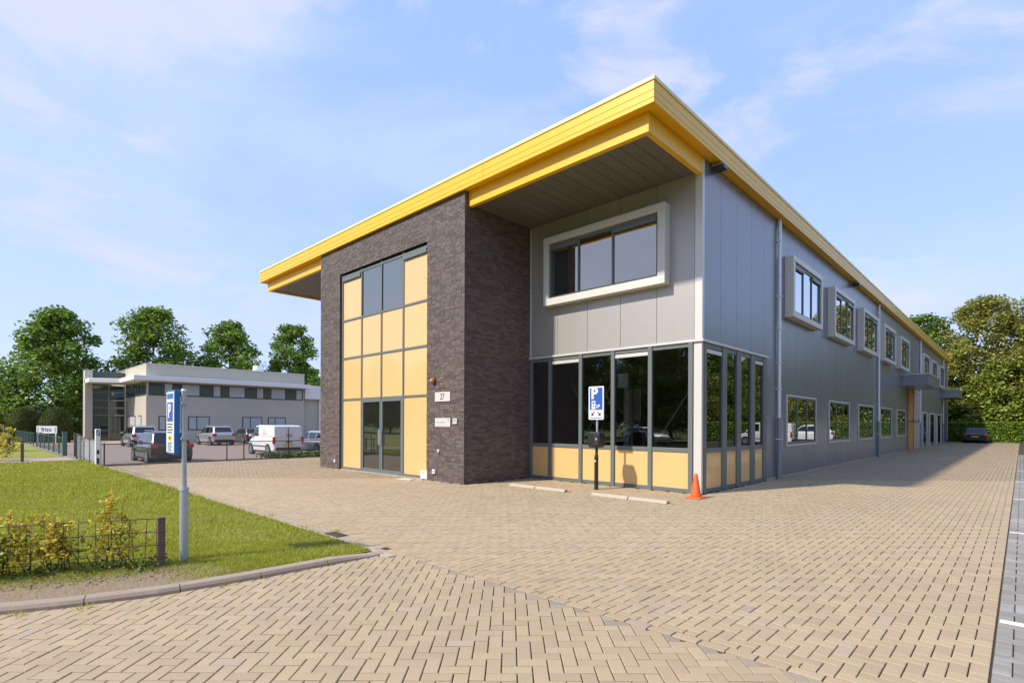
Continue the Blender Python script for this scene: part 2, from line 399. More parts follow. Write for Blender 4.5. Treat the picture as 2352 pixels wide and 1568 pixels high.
add_field(herring(-240, 1, 36, 682), lambda u, v: (u-.15, v+.09), in_drive, [(0, -1, -3.99), (1, 0, -.150)], 0, lambda a, x, y: 1 if rng.random() < (.03 if y < 7 or x > -.6 else .006) else 0)
add_field(herring(-2, 40, 36, 400), lambda u, v: (u-.145, v+.09), lambda x, y: -.2 < x < 3.4 and y < 45, [(-1, 0, .143), (0, -1, -3.99)], 0, lambda a, x, y: 3)
ca, sa = math.cos(R(44)), math.sin(R(44))
KO = [(-7.6, -1.6), (-6.95, -.75), (-6.55, -.18), (-6.31, .25), (-6.13, .63), (-5.92, 1.32), (-5.84, 2.06), (-5.81, 2.82), (-5.79, 3.72)]   # street face of the kerb
def kerb_x(y):
    for (xa, ya), (xb, yb) in zip(KO, KO[1:]):
        if ya <= y <= yb: return xa+(xb-xa)*(y-ya)/(yb-ya)
    return -5.79 if y > 3.7 else -8
add_field(herring(-110, 70, -70, 90), lambda u, v: (u*ca-v*sa-2.2, u*sa+v*ca+1.9), lambda x, y: kerb_x(y) - .09 < x < 1.5 and y < 3.93, [(0, 1, 3.865)], 1, pk)
x = -5.99
while x < .9:                                                  # stretcher course between the two paving fields
    pts = [(x, 3.873), (x+.208, 3.873), (x+.208, 3.977), (x, 3.977)]
    cands.append((depth_lat(x, 3.93)[0], pts, 0, 1 if rng.random() < .08 else 0, False)); x += .211
x = -24.9
while x < -5.8:                                                # mauve course along the lawn
    for y0 in (3.765, 3.871):
        pts = [(x, y0), (x+.208, y0), (x+.208, y0+.102), (x, y0+.102)]
        if visible(x+.1, y0) and not (y0 > 3.8 and x > -6.19): cands.append((depth_lat(x+.1, y0)[0], pts, 0, 1, False))
    x += .211
cands.sort(key=lambda c: c[0])
PM = [M['paver'], M['paver_pink'], M['paver_cut'], M['paver_grey']]
stuffs = [MB(), MB()]; shared = {}; nind = 0; farq = [MB(), MB()]
for (d, pts, sf, mi, full) in cands:
    z = rng.normal(0, .0012)
    px = max(abs(depth_lat(*p)[1]/max(depth_lat(*p)[0], .1)) for p in pts)
    inside = d > 2.6 and px < .96
    if nind < 300 and full and inside and len(pts) == 4:
        ang = round(math.atan2(pts[1][1]-pts[0][1], pts[1][0]-pts[0][0]), 4); horiz = math.dist(pts[0], pts[1]) > math.dist(pts[1], pts[2])
        key = (mi, horiz, sf)
        if key not in shared:
            b = MB(); wx, wy = (U, U/2) if horiz else (U/2, U)
            paver_into(b, [(-wx, -wy), (wx, -wy), (wx, wy), (-wx, wy)], 0, .0040, .0042, .05); me = b.mesh('paver'); me.materials.append(PM[mi]); shared[key] = me
        o = link('paver', shared[key], None, street if sf else fore)
        c = (sum(p[0] for p in pts)/4, sum(p[1] for p in pts)/4); par = street if sf else fore
        o.location = (c[0]-par.location.x, c[1]-par.location.y, z-par.location.z)
        o.rotation_euler = (rng.normal(0, .006), rng.normal(0, .006), ang); nind += 1
    elif d < 16: paver_into(stuffs[sf], pts, z, .0040, .0042, .05, mi)
    else:
        b = stuffs[sf]; p = shrink(pts, .0062); b.quadface([(q[0], q[1], z) for q in p], mi)
for b, par, nm in ((stuffs[0], fore, 'pavers'), (stuffs[1], street, 'pavers')):
    tag(b.build(nm, PM, par), kind='stuff')

# parking bay lines on the grey strip
for yy in (6.1, 11.3, 16.5, 21.7, 26.9):
    tag(MB().box(-.13, 5, yy-.05, yy+.05, .0035, .006).build('painted_line', M['paint_line']), kind='structure')
# kerb stones
kerb = empty('kerb', (-5.9, 1.5, 0)); tag(kerb, kind='structure')
def off(p, q, d):
    n = Vector((q[0]-p[0], q[1]-p[1])).normalized(); return Vector((-n.y, n.x))*d
def resample(P, step):
    P = [Vector(p) for p in P]; o = [P[0]]; acc = 0
    for a, b in zip(P, P[1:]):
        Ls = (b-a).length; t = step-acc
        while t <= Ls: o.append(a+(b-a)*(t/Ls)); t += step
        acc = Ls-(t-step)
    return o
kp = resample(KO, .02)
KL = 37                                  # samples per stone (.74 m)
startk = (len(kp)-1) % KL
for s0 in range(startk-KL, len(kp)-1, KL):
    seg = [kp[i] for i in range(max(s0, 0), min(s0+KL, len(kp)-1)+1, 1)]
    if len(seg) < 4: continue
    b = MB(); prof = [(0, -.05), (0, .030), (.018, .058), (.03, .064), (.125, .068), (.13, -.05)]     # street face, arris, top, lawn side
    seg = seg[::4]+[seg[-1]] if len(seg) > 4 else seg
    n = len(prof); rows = []
    for k, p in enumerate(seg):
        a = seg[max(0, k-1)]; c = seg[min(len(seg)-1, k+1)]; nn = off(a, c, 1)
        gap = .004 if k == 0 else (-.004 if k == len(seg)-1 else 0); dirv = (c-a).normalized()*gap
        fade = max(.45, min(1, (3.95-p.y)/.9))
        rows.append(len(b.v)); b.v += [(p.x+dirv.x+nn.x*t, p.y+dirv.y+nn.y*t, z*fade if z > 0 else z) for t, z in prof]
    for r0, r1 in zip(rows, rows[1:]):
        for k in range(n): b.f.append((r0+k, r0+(k+1) % n, r1+(k+1) % n, r1+k)); b.mi.append(0)
    b.f += [tuple(rows[0]+k for k in range(n-1, -1, -1)), tuple(rows[-1]+k for k in range(n))]; b.mi += [0, 0]
    b.build('kerb_stone', M['kerb'], kerb)
# edging stones between lawn and forecourt
edge = empty('edging', (-15, 3.7, 0)); tag(edge, kind='structure')
x = -24.6; me = None
while x < -6.0:
    b = MB().box(-.49, .49, -.05, .05, -.06, .012); 
    if me is None: me = b.mesh('edging_stone'); me.materials.append(M['edging'])
    o = link('edging_stone', me, None, edge, (x+.5+15, rng.normal(0, .006), rng.normal(0, .004))); o.rotation_euler = (0, 0, rng.normal(0, .004)); x += 1.0
# lawn sheet and soil strip
def kerb_in(d): 
    return [tuple(p+off(kp[max(0, i-1)], kp[min(len(kp)-1, i+1)], d)) for i, p in enumerate(kp)][::10]
lp = kerb_in(.13)
lawn_poly = [(-28.6, -6), (-12, -6)] + [p for p in lp if p[1] < 3.6] + [(-5.93, 3.64), (-28.6, 3.64)]
sheet('lawn', lawn_poly, .045, M['lawn'])
sheet('verge', [(-400, -40), (-33.2, -40), (-33.2, 3.5), (-400, 3.5)], -.02, M['lawn'])
sheet('lawn_edge', [(-33.2, -40), (-28.6, -40), (-28.6, -6.0), (-33.2, -6.0)], -.03, M['lawn'])
sheet('path', [(-33.2, -5.99), (-28.61, -5.99), (-28.61, 3.64), (-33.2, 3.64)], -.03, M['brickwalk'])
soil = [p for p in kerb_in(.135) if p[1] < 2.5]
inner = [p for p in kerb_in(.95) if p[1] < 1.9]
sheet('soil_bed', soil + inner[::-1], .052, M['earth'])
sheet('car_park', [(-72, 3.66), (-25.2, 3.66), (-25.2, 60), (-72, 60)], -.30, M['asphalt'])
sheet('walkway', [(-72, 3.7), (-58.6, 3.7), (-58.6, 60), (-72, 60)], -.28, M['brickwalk'])

# ------------------------------------------------------------------ the office building
XS = -5.47; YF = 12.2; YB = 9.52; XBL, XBR = -19.24, -10.95; YE = 69.6
off_b = empty('office_building', (-15, 40, 0), 'long two storey hall with yellow roof edge, dark brick entrance block and grey panel cladding', 'building')
P_ = off_b
# --- brick block
core = MB()
OX0, OX1, OZ1 = -17.78, -12.62, 7.05
TOP = 7.985
core.box(XBL+.02, OX0, YB+.010, YB+.30, 0, TOP).box(OX1, XBR-.012, YB+.010, YB+.30, 0, TOP).box(OX0, OX1, YB+.010, YB+.30, OZ1, TOP)
core.box(XBR-.30, XBR-.010, YB+.30, YF-.002, 0, TOP).box(XBL+.02, XBL+.3, YB+.30, YF, 0, TOP)
bw = core.build('brick_wall', M['mortar'], P_)
CH = .0625; BLN = .21; BJ = .011; bricks = []
nc = int(TOP/CH)
for r in range(nc):
    z = r*CH+.008
    def run(a, b, fn):
        xx = a; first = True
        while xx < b-.02:
            ln = (BLN if not first else random.choice((.10, .155, .21))); first = False
            if xx+ln > b-.06: ln = b-xx
            fn(xx, min(xx+ln, b)); xx += ln+BJ
    def front(a, b): bricks.append(('f', a, b, z))
    if z+.05 < OZ1: run(XBL, OX0, front); run(OX1, XBR, front)
    else: run(XBL, XBR, front)
    run(YB+.001 if r % 2 else YB+.105, YF-.01, lambda a, b: bricks.append(('s', a, b, z)))
def bshape(b, kind, a, c, z, j=0.0):
    h = .0515; g = .0015; ch = .002
    if kind == 'f':
        y0 = YB+j; ring0 = [(a, z), (c, z), (c, z+h), (a, z+h)]; P0 = lambda p, d: (p[0], y0+d, p[1])
    else:
        x0 = XBR-j; ring0 = [(a, z), (c, z), (c, z+h), (a, z+h)]; P0 = lambda p, d: (x0-d, p[0], p[1])
    s0 = len(b.v); b.v += [P0(p, .03) for p in ring0]+[P0(p, 0) for p in ring0]
    for k in range(4): b.f.append((s0+k, s0+(k+1) % 4, s0+4+(k+1) % 4, s0+4+k)); b.mi.append(0)
    b.f.append((s0+4, s0+5, s0+6, s0+7)); b.mi.append(0)
bricks_sorted = sorted(bricks, key=lambda q: (math.hypot((q[1]+q[2])/2, YB) if q[0] == 'f' else math.hypot(XBR, (q[1]+q[2])/2))+.25*abs(q[3]-1.65))
bst = MB(); ni = 0; shb = {}
for kd, a, c, z in bricks_sorted:
    j = rng.normal(0, .0018); full = abs((c-a)-BLN) < .004
    if ni < 300 and full:
        if kd not in shb:
            b = MB(); bshape(b, kd, -.105, .105, 0)
            b.v = [(v[0]-(XBR if kd == 's' else 0), v[1]-(YB if kd == 'f' else 0), v[2]) for v in b.v]
            me = b.mesh('brick'); me.materials.append(M['brick']); shb[kd] = me
        o = link('brick', shb[kd], None, bw); m_ = (a+c)/2; L0 = rootloc(bw)
        o.location = Vector((m_, YB+j, z) if kd == 'f' else (XBR-j, m_, z))-L0; ni += 1
    else: bshape(bst, kd, a, c, z, j)
tag(bst.build('bricks', M['brick'], bw), kind='stuff')

# --- entrance curtain wall in the brick block
CY = YB+.10
colx = [-17.70, -16.40, -15.17, -13.93, -12.66]; rowz = [.06, 2.49, 3.96, 5.31, 6.90]
fr = MB(); mw = .035
for i, xx in enumerate(colx):
    z0 = 0 if i != 2 else rowz[1]
    fr.box(xx-mw, xx+mw, CY-.035, CY+.10, z0, 6.98)
for k, z in enumerate(rowz):
    for i in range(4):
        if k == 0 and i in (1, 2): continue
        fr.box(colx[i]+mw, colx[i+1]-mw, CY-.03, CY+.10, z-mw, z+mw)
cw = fr.build('entrance_glazing', M['frame'], P_, bev=.004)
for k in range(4):
    for i in range(4):
        x0, x1, z0, z1 = colx[i]+mw, colx[i+1]-mw, rowz[k]+mw, rowz[k+1]-mw
        if k == 0 and i in (1, 2): continue
        if k == 3 and i in (0, 3):
            box('vent_cassette', M['frame'], cw, x0+.01, x1-.01, CY-.075, CY+.02, z1-.15, z1-.02, bev=.012); z1 -= .16
        gl_ = (k == 3 and i in (1, 2))
        tag(box('glass_pane' if gl_ else 'ochre_panel', M['g_up'] if gl_ else M['panel'], cw, x0, x1, CY-.005, CY+.03, z0, z1))
for i, (x0, x1) in enumerate(((colx[1]+mw, colx[2]), (colx[2], colx[3]-mw))):
    d = MB(); t = .085; z0, z1 = .02, rowz[1]-mw
    d.box(x0+.006, x0+t, CY-.03, CY+.03, z0, z1).box(x1-t, x1-.006, CY-.03, CY+.03, z0, z1).box(x0+t, x1-t, CY-.03, CY+.03, z0, z0+.12).box(x0+t, x1-t, CY-.03, CY+.03, z1-.09, z1)
    dd = d.build('entrance_door', M['frame'], P_, bev=.004)
    box('door_pane', M['g_door'], dd, x0+t, x1-t, CY-.004, CY+.004, z0+.12, z1-.09)
    hx = x1-.05 if i == 0 else x0+.05
    MB().tube((hx, CY-.085, .95), (hx, CY-.085, 1.45), .014, n=8).tube((hx, CY-.085, 1.0), (hx, CY-.03, 1.0), .01, n=6).tube((hx, CY-.085, 1.4), (hx, CY-.03, 1.4), .01, n=6).build('door_handle', M['trim'], dd)
box('threshold', M['stop'], P_, colx[0], colx[4], YB+.01, CY+.1, -.02, .018)
# --- front recessed wall
fx = [-10.93, -9.87, -8.80, -7.72, -6.66, -5.66]
box('wall_core', M['gap'], P_, XBR-.3, XS-.1, YF+.03, YF+.12, 3.66, 7.98)
for a, c in zip(fx, fx[1:]): box('cladding_panel', M['clad'], P_, a+.006, c-.006, YF, YF+.028, 3.70, 7.66)
box('corner_trim', M['trim'], P_, -5.655, XS+.004, YF-.012, YF+.10, 3.70, 7.985, bev=.004)
box('corner_trim', M['trim'], P_, XBR+.004, XBR+.06, YF-.02, YF-.002, 3.70, 7.64, bev=.004)
lg = MB().box(XBR-.02, XS+.05, YF-.06, YF+.10, 3.625, 3.685).box(XS-.09, XS+.05, YF+.101, 16.66, 3.625, 3.685)
lg.build('drip_ledge', M['trim'], P_, bev=.005)
# ground floor glazing, front
mx_ = [-10.87, -10.12, -9.00, -7.93, -6.82, -5.74]
f = MB()
for i, xx in enumerate(mx_): f.box(xx-.055, xx+.055, YF-.05, YF+.07, 0, 3.625)
for i in range(5):
    a, c = mx_[i]+.055, mx_[i+1]-.055
    f.box(a, c, YF-.02, YF+.06, 0, .10).box(a, c, YF-.03, YF+.06, .98, 1.08).box(a, c, YF-.02, YF+.06, 3.52, 3.625)
gf = f.build('corner_glazing', M['frame'], P_, bev=.004)
for i in range(5):
    a, c = mx_[i]+.055, mx_[i+1]-.055
    box('ochre_panel', M['panel'], gf, a, c, YF-.006, YF+.03, .10, .98)
    zt = 3.52
    if i in (1, 3): box('vent_strip', M['trim'], gf, a+.01, c-.01, YF-.03, YF+.03, 3.41, 3.50, bev=.01); zt = 3.40
    box('glass_pane', M['g_front'], gf, a, c, YF+.005, YF+.012, 1.08, zt)
box('paper_notice', M['signwhite'], gf, -7.80, -7.50, YF+.016, YF+.018, 2.62, 3.0)
box('corner_post', M['trim'], P_, -5.675, -5.475, YF-.012, YF+.09, 0, 3.623, bev=.006)
# ground floor glazing, side
f = MB(); XG = XS
sy = [(12.42, 13.36), (13.64, 14.30), (14.60, 15.32), (15.63, 16.30)]
edges = [12.292]+[q for p in sy for q in p]+[16.58]
for k in range(0, len(edges), 2): f.box(XG-.08, XG+.02, edges[k], edges[k+1], 0, 3.622)
for a, c in sy: f.box(XG-.07, XG, a, c, 0, .11).box(XG-.07, XG+.01, a, c, .97, 1.08).box(XG-.07, XG, a, c, 3.50, 3.622)
sg = f.build('corner_glazing', M['frame'], P_, bev=.004)
for i, (a, c) in enumerate(sy):
    box('ochre_panel', M['panel'], sg, XG-.04, XG-.012, a, c, .11, .97)
    zt = 3.50
    if i in (0, 3): box('vent_strip', M['trim'], sg, XG-.03, XG+.005, a+.01, c-.01, 3.38, 3.48, bev=.01); zt = 3.37
    box('glass_pane', M['g_side'], sg, XG-.035, XG-.028, a, c, 1.08, zt)
# the room behind the corner glazing
rm = MB().box(-13, XS-.1, YF+.1, 24, -.03, .004).box(-13, XS-.1, YF+.1, 24, 3.50, 3.6)
rm.build('room_floor', M['room'], P_)
rw = MB().box(-13, XS-.1, 21.5, 21.7, .005, 3.49).box(-13.1, -12.9, YF+.1, 21.49, .005, 3.49).box(XS-.2, XS-.1, 16.6, 21.49, .005, 3.49)
rw.build('room_wall', M['room'], P_)
box('room_doorway', M['roomdark'], P_, -9.3, -8.3, 21.46, 21.495, .005, 2.3)
br = MB()
for a, c in (((-10.4, 13.6, .4), (-8.6, 13.6, 3.4)), ((-10.4, 13.6, 2.9), (-8.6, 13.6, .4)), ((-7.9, 13.8, .6), (-5.9, 13.8, 3.5)), ((-11.0, 15.5, 3.2), (-9.2, 15.5, 1.6))): br.tube(a, c, .03, n=6)
br.build('steel_brace', M['steel'], P_)
co = MB()
for xx, yy in ((-8.9, 14.5), (-11.5, 17), (-7.2, 19)): co.box(xx-.09, xx+.09, yy-.09, yy+.09, .005, 3.49)
co.build('steel_column', M['steel'], P_)
# big upper front window in its box
def bay(parent, x0, x1, z0, z1, pr, t, splits, gm, opened=False):
    """projecting window in the plane y=0 facing -y, local coordinates; returns the surround"""
    b = MB()
    b.box(x0, x1, -pr, 0, z1-t, z1).box(x0, x1, -pr, 0, z0, z0+t).box(x0, x0+t, -pr, 0, z0+t, z1-t).box(x1-t, x1, -pr, 0, z0+t, z1-t)
    s = b.build('bay_window', M['bay'], parent, bev=.008); 
    f = MB(); a, c, d, e = x0+t, x1-t, z0+t, z1-t; q = .055; yg = -pr+.05
    f.box(a, a+q, yg, 0, d, e).box(c-q, c, yg, 0, d, e).box(a+q, c-q, yg, 0, d, d+q).box(a+q, c-q, yg, 0, e-q*1.6, e)
    cut = [a+q]+[a+(c-a)*s_ for s_ in splits]+[c-q]
    for s_ in cut[1:-1]: f.box(s_-q/2, s_+q/2, yg, 0, d+q, e-q*1.6)
    fo = f.build('window_frame', M['frame'], s)
    for k in range(len(cut)-1):
        g0 = cut[k]+(q/2 if k else 0); g1 = cut[k+1]-(q/2 if k < len(cut)-2 else 0); zt = e-q*1.6
        if k in (0, len(cut)-2): MB().box(g0, g1, yg-.035, yg+.02, zt-.12, zt).build('vent_cassette', M['frame'], s, bev=.01); zt -= .12
        if opened and k == 0:
            gm_ = g0+(g1-g0)*.62
            MB().box(g0, gm_, -.03, -.02, d+q, zt).build('open_sash_gap', M['roomdark'], s)
            g0 = gm_
        MB().box(g0, g1, yg+.03, yg+.04, d+q, zt).build('glass_pane', gm, s)
    return s
bp = empty('tmp', (0, 0, 0))
bw_ = bay(bp, -10.19, -6.30, 5.11, 7.10, .28, .20, (.30, .62), M['g_up'], True)
for s_ in [bp]:
    for ch in list(s_.children):
        ch.parent = P_; ch.location = Vector((0, YF-.001, 0))-P_.location
bpy.data.objects.remove(bp)

# --- roof and its yellow edge
XR, XL = -5.22, -24.88; YR = 9.42
box('roof', M['yellow'], P_, XL+.03, XR-.03, YR+.03, YE+.27, 8.002, 8.40)
def board(z0, z1, pr, m, nm):
    n = 4; w_ = (XR-XL+2*pr)/n
    for k in range(n): box(nm, m, P_, XL-pr+k*w_+(.003 if k else 0), XL-pr+(k+1)*w_-(.003 if k < n-1 else 0), YR-pr, YR+.028, z0, z1, bev=.006)
    y0_, n = YR+.0285, 10; w_ = (YE+.3-y0_)/n
    for k in range(n): box(nm, m, P_, XR-.028, XR+pr, y0_+k*w_+(.003 if k else 0), y0_+(k+1)*w_-.003, z0, z1, bev=.006)
    box(nm, m, P_, XL-pr, XL+.028, YR+.0285, YE+.3, z0, z1, bev=.006)
board(7.975, 8.070, .004, M['yellow'], 'fascia_board'); board(8.078, 8.222, .002, M['yellow'], 'fascia_board')
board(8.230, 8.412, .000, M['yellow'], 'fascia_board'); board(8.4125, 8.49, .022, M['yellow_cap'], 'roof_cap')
gp = MB().box(XL+.012, XR-.012, YR+.012, YR+.03, 8.0, 8.41).box(XR-.03, XR-.012, YR+.031, YE+.29, 8.0, 8.41); gp.build('fascia_joint', M['darkmetal'], P_)
BY = 9.66
for x0, x1 in ((XBR, XS+.0), (XL+.26, XBL)):
    box('overhang_beam', M['yellow'], P_, x0+.004, x1, BY, BY+.13, 7.585, 8.0, bev=.005)
    sx0 = x1-.13 if x1 > -8 else x0
    box('overhang_beam', M['yellow'], P_, sx0, sx0+.13, BY+.131, YF-.014 if x1 > -8 else YF, 7.585, 8.0, bev=.005)
    k = x0+.01; lim = x1-.135 if x1 > -8 else x1-.01
    if x1 < -8: k = x0+.14
    while k < lim-.03:
        box('soffit_plank', M['soffit'], P_, k, min(k+.316, lim), BY+.131, YF-.002, 7.655, 7.68); k += .33
    box('soffit_backing', M['gap'], P_, x0+.06, x1-.06, BY+.14, YF, 7.69, 7.71)
box('wall_core', M['clad'], P_, XL+.26, XBL, YF, YF+.1, 0, 7.98)
box('wall_core', M['clad'], P_, XL+.26, XL+.36, YF+.1, YE, 0, 7.98)

# --- long side wall
box('wall_core', M['gap'], P_, XS-.12, XS-.03, 16.6, YE, 0, 7.985)
box('wall_core', M['gap'], P_, XS-.12, XS-.03, YF+.12, 16.6, 3.69, 7.985)
box('plinth', M['stop'], P_, XS-.03, XS+.012, 16.66, YE, -.02, .055)
y = YF+.005
while y < YE-.2:
    y1 = min(y+1.04, YE); z0 = .06 if y > 16.5 else 3.70
    b = MB()
    if y < 16.5 < y1: b.box(XS-.028, XS, y+.005, 16.62, 3.70, 7.98).box(XS-.028, XS, 16.625, y1-.005, .06, 7.98)
    else: b.box(XS-.028, XS, (y+.005) if y > 12.3 else 12.305, y1-.005, z0, 7.98)
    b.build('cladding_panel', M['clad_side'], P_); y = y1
box('end_trim', M['trim'], P_, XS-.02, XS+.03, YE-.15, YE+.02, 0, 7.97)
# bays and windows along the side: built once facing -y, turned to face +x, then copied
def side_part(obj, y):
    obj.parent = P_; obj.location = Vector((XS+.0015, y, 0))-P_.location; obj.rotation_euler = (0, 0, R(90))
tmp = empty('tmp', (0, 0, 0))
b0 = bay(tmp, 0, 3.42, 5.08, 7.02, .27, .17, (.34, .66), M['g_bay'])
b = MB(); x1, z0, z1, t = 3.36, .97, 2.63, .05
b.box(0, x1, -.05, 0, z0, z0+t).box(0, x1, -.05, 0, z1-t, z1).box(0, t, -.05, 0, z0+t, z1-t).box(x1-t, x1, -.05, 0, z0+t, z1-t)
w0 = b.build('window', M['bay'], tmp, bev=.004)
f = MB(); q = .06; cut = [t+q, 1.12, 2.24, x1-t-q]
f.box(t, t+q, -.035, 0, z0+t, z1-t).box(x1-t-q, x1-t, -.035, 0, z0+t, z1-t).box(t+q, x1-t-q, -.035, 0, z0+t, z0+t+q*1.4).box(t+q, x1-t-q, -.035, 0, z1-t-q, z1-t)
for s_ in cut[1:-1]: f.box(s_-q/2, s_+q/2, -.035, 0, z0+t+q*1.4, z1-t-q)
f.build('window_frame', M['frame'], w0)
for k in range(3):
    a = cut[k]+(q/2 if k else 0); c = cut[k+1]-(q/2 if k < 2 else 0)
    MB().box(a, c, -.012, -.004, z0+t+q*1.4, z1-t-q).build('glass_pane', M['g_low'], w0)
for i, yy in enumerate((18.22, 23.38, 28.55, 33.72, 38.95, 49.3, 54.5, 60.2)):
    side_part(b0 if i == 0 else copy_tree(b0, P_), yy)
for i, yy in enumerate((18.37, 23.57, 28.77, 33.97, 39.17)):
    side_part(w0 if i == 0 else copy_tree(w0, P_), yy)
bpy.data.objects.remove(tmp)
# downpipes
for yy in (17.5, 33.3, 49.1, 65.0):
    xx = XS+.075
    p = MB().tube((xx, yy, 1.86), (xx, yy, 7.99), .052, n=14)
    for zc in (4.75, 6.3): p.tube((xx, yy, zc), (xx, yy, zc+.05), .058, n=14)
    po = p.build('downpipe', M['pipe'], P_, smooth=False)
    MB().tube((xx, yy, .02), (xx, yy, 1.87), .060, n=14).tube((xx, yy, 0), (xx, yy, .10), .075, n=14).build('pipe_foot', M['pipe_low'], po)
    for zc in (1.2, 2.75, 3.55, 4.6, 5.6, 7.3): MB().box(xx-.075, xx+.062, yy-.065, yy+.065, zc, zc+.03).build('pipe_bracket', M['pipe'], po)
# canopies, doors at the far end
for (y0, y1, xo, z0, z1) in ((40.6, 46.3, -4.05, 4.12, 4.83), (63.6, 68.6, -4.25, 4.25, 5.05)):
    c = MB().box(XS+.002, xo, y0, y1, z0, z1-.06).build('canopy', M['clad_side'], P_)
    MB().box(XS+.002, xo+.05, y0-.05, y1+.05, z1-.058, z1).build('canopy_flashing', M['trim'], c)
def side_door(y0, y1, z1, m, nm, pane=False):
    f = MB().box(XS+.002, XS+.08, y0, y0+.10, 0, z1).box(XS+.002, XS+.08, y1-.10, y1, 0, z1).box(XS+.002, XS+.08, y0+.1, y1-.1, z1-.1, z1)
    fo = f.build(nm, M['bay'] if m is not M['door'] else m, P_)
    MB().box(XS+.002, XS+.035, y0+.1, y1-.1, .01, z1-.1).build('door_leaf', M['g_low'] if pane else m, fo)
    if not pane: MB().box(XS+.035, XS+.05, y0+.1, y1-.1, 1.9, 1.98).box(XS+.035, XS+.07, y1-.3, y1-.2, 1.9, 2.1).build('door_rail', M['darkmetal'], fo)
side_door(43.4, 46.0, 4.11, M['door'], 'wooden_door')
side_door(46.02, 48.7, 4.11, M['concretebeige'], 'pale_door')
for a, c in ((50.6, 53.2), (54.9, 58.4), (60.0, 63.5)): side_door(a, c, 2.7, M['frame'], 'glazed_door', True)

# ------------------------------------------------------------------ small things on and before the building
YW = YB-.004
t_ = empty('number_plaque', (-11.86, YW, 2.28), 'pale house number plaque reading 27 on the dark brick, above the name plate', 'plaque')
box('plate', M['plate_white'], t_, -12.20, -11.52, YW-.02, YW, 2.28, 2.55, bev=.004)
lettering('digits', '27', .24, M['ink'], t_, (-11.86, YW-.0225, 2.41), (1, 0, 0), (0, 0, 1), sx=.8)
t_ = empty('name_plate', (-11.85, YW, 1.56), 'pale name plate with grey lines of lettering left of the intercom', 'plaque')
box('plate', M['plate_white'], t_, -12.19, -11.51, YW-.02, YW, 1.56, 1.81, bev=.004)
b = MB()
xx = -12.11
while xx < -11.72: wd = random.uniform(.03, .08); b.box(xx, xx+wd, YW-.023, YW-.0195, 1.675, 1.70); xx += wd+.014
b.box(-12.11, -11.60, YW-.023, YW-.0195, 1.60, 1.607).box(-11.62, -11.57, YW-.023, YW-.0195, 1.73, 1.77)
b.build('lettering', M['greyink'], t_)
t_ = empty('intercom', (-11.30, YW, 1.62), 'small pale intercom box on the brick, right of the name plate', 'intercom')
box('housing', M['plate_white'], t_, -11.39, -11.21, YW-.035, YW, 1.64, 1.80, bev=.01)
box('speaker_grille', M['greyink'], t_, -11.34, -11.26, YW-.038, YW-.034, 1.71, 1.77)
t_ = empty('alarm_beacon', (-12.27, YW, 2.82), 'round amber alarm beacon on the brick above the number plaque', 'alarm light')
box('base', M['darkmetal'], t_, -12.36, -12.18, YW-.02, YW, 2.80, 2.96, bev=.005)
hb = MB(); prof = [(.075, 0), (.08, .03), (.07, .07), (.045, .10), (.015, .115)]
hb.lathe(prof, n=16); hb.v = [(-12.27+v[0], YW-.021-v[2], 2.88+v[1]) for v in hb.v]; hb.build('lens', M['beacon'], t_, smooth=True)
b = MB().box(-11.98, -11.86, YW-.006, YW, 2.93, 2.96).box(-11.98, -11.86, YW-.006, YW, 2.76, 2.80)
tag(b.build('rust_mark', M['beacon']), 'pair of small orange marks on the brick beside the amber beacon', 'marks')
def socket(x, z, label, s=.05):
    t = empty('tap_box', (x, YW, z-s), label, 'wall fitting')
    box('housing', M['white'], t, x-s, x+s, YW-.04, YW, z-s, z+s, bev=.012)
    box('opening', M['ink'], t, x-s*.3, x+s*.35, YW-.042, YW-.039, z-s*.4, z+s*.3)
socket(-12.24, .27, 'small white wall fitting low on the brick right of the entrance panels', .065)
socket(-18.07, .28, 'small white wall fitting low on the brick left of the entrance panels', .055)
socket(-12.03, .87, 'chipped pale fitting on the brick half a metre above the ground', .04)
t_ = empty('junction_box', (-12.70, CY-.036, .07), 'white cabinet at the foot of the right hand ochre entrance panel', 'box')
box('housing', M['white'], t_, -12.87, -12.56, CY-.13, CY-.036, .02, .27, bev=.01); box('lock', M['darkmetal'], t_, -12.73, -12.70, CY-.134, CY-.129, .19, .22)
b = MB(); b.prism([(-13.45, 9.02), (-13.1, 8.96), (-12.78, 9.06), (-12.85, 9.24), (-13.3, 9.26)], 'z', .004, .018)
tag(b.build('floor_mat', M['plate_white']), 'pale scrap of matting lying on the pavers before the entrance', 'mat')
# floodlights under the eaves
def flood(y, label):
    t = empty('floodlight', (-5.33, y, 7.80), label, 'floodlight', 'floodlights under the side eaves')
    box('bracket', M['darkmetal'], t, -5.42, -5.28, y-.03, y+.03, 7.90, 7.972)
    b = MB().box(-5.44, -5.16, y-.13, y+.13, 7.80, 7.90); b.build('housing', M['darkmetal'], t, bev=.02)
    box('lamp_glass', M['g_car'], t, -5.161, -5.15, y-.11, y+.11, 7.815, 7.885); box('lid', M['trim'], t, -5.44, -5.15, y-.14, y+.14, 7.9005, 7.912)
flood(12.75, 'dark floodlight under the yellow eaves beside the front corner'); flood(27.5, 'dark floodlight under the yellow eaves far along the side wall')
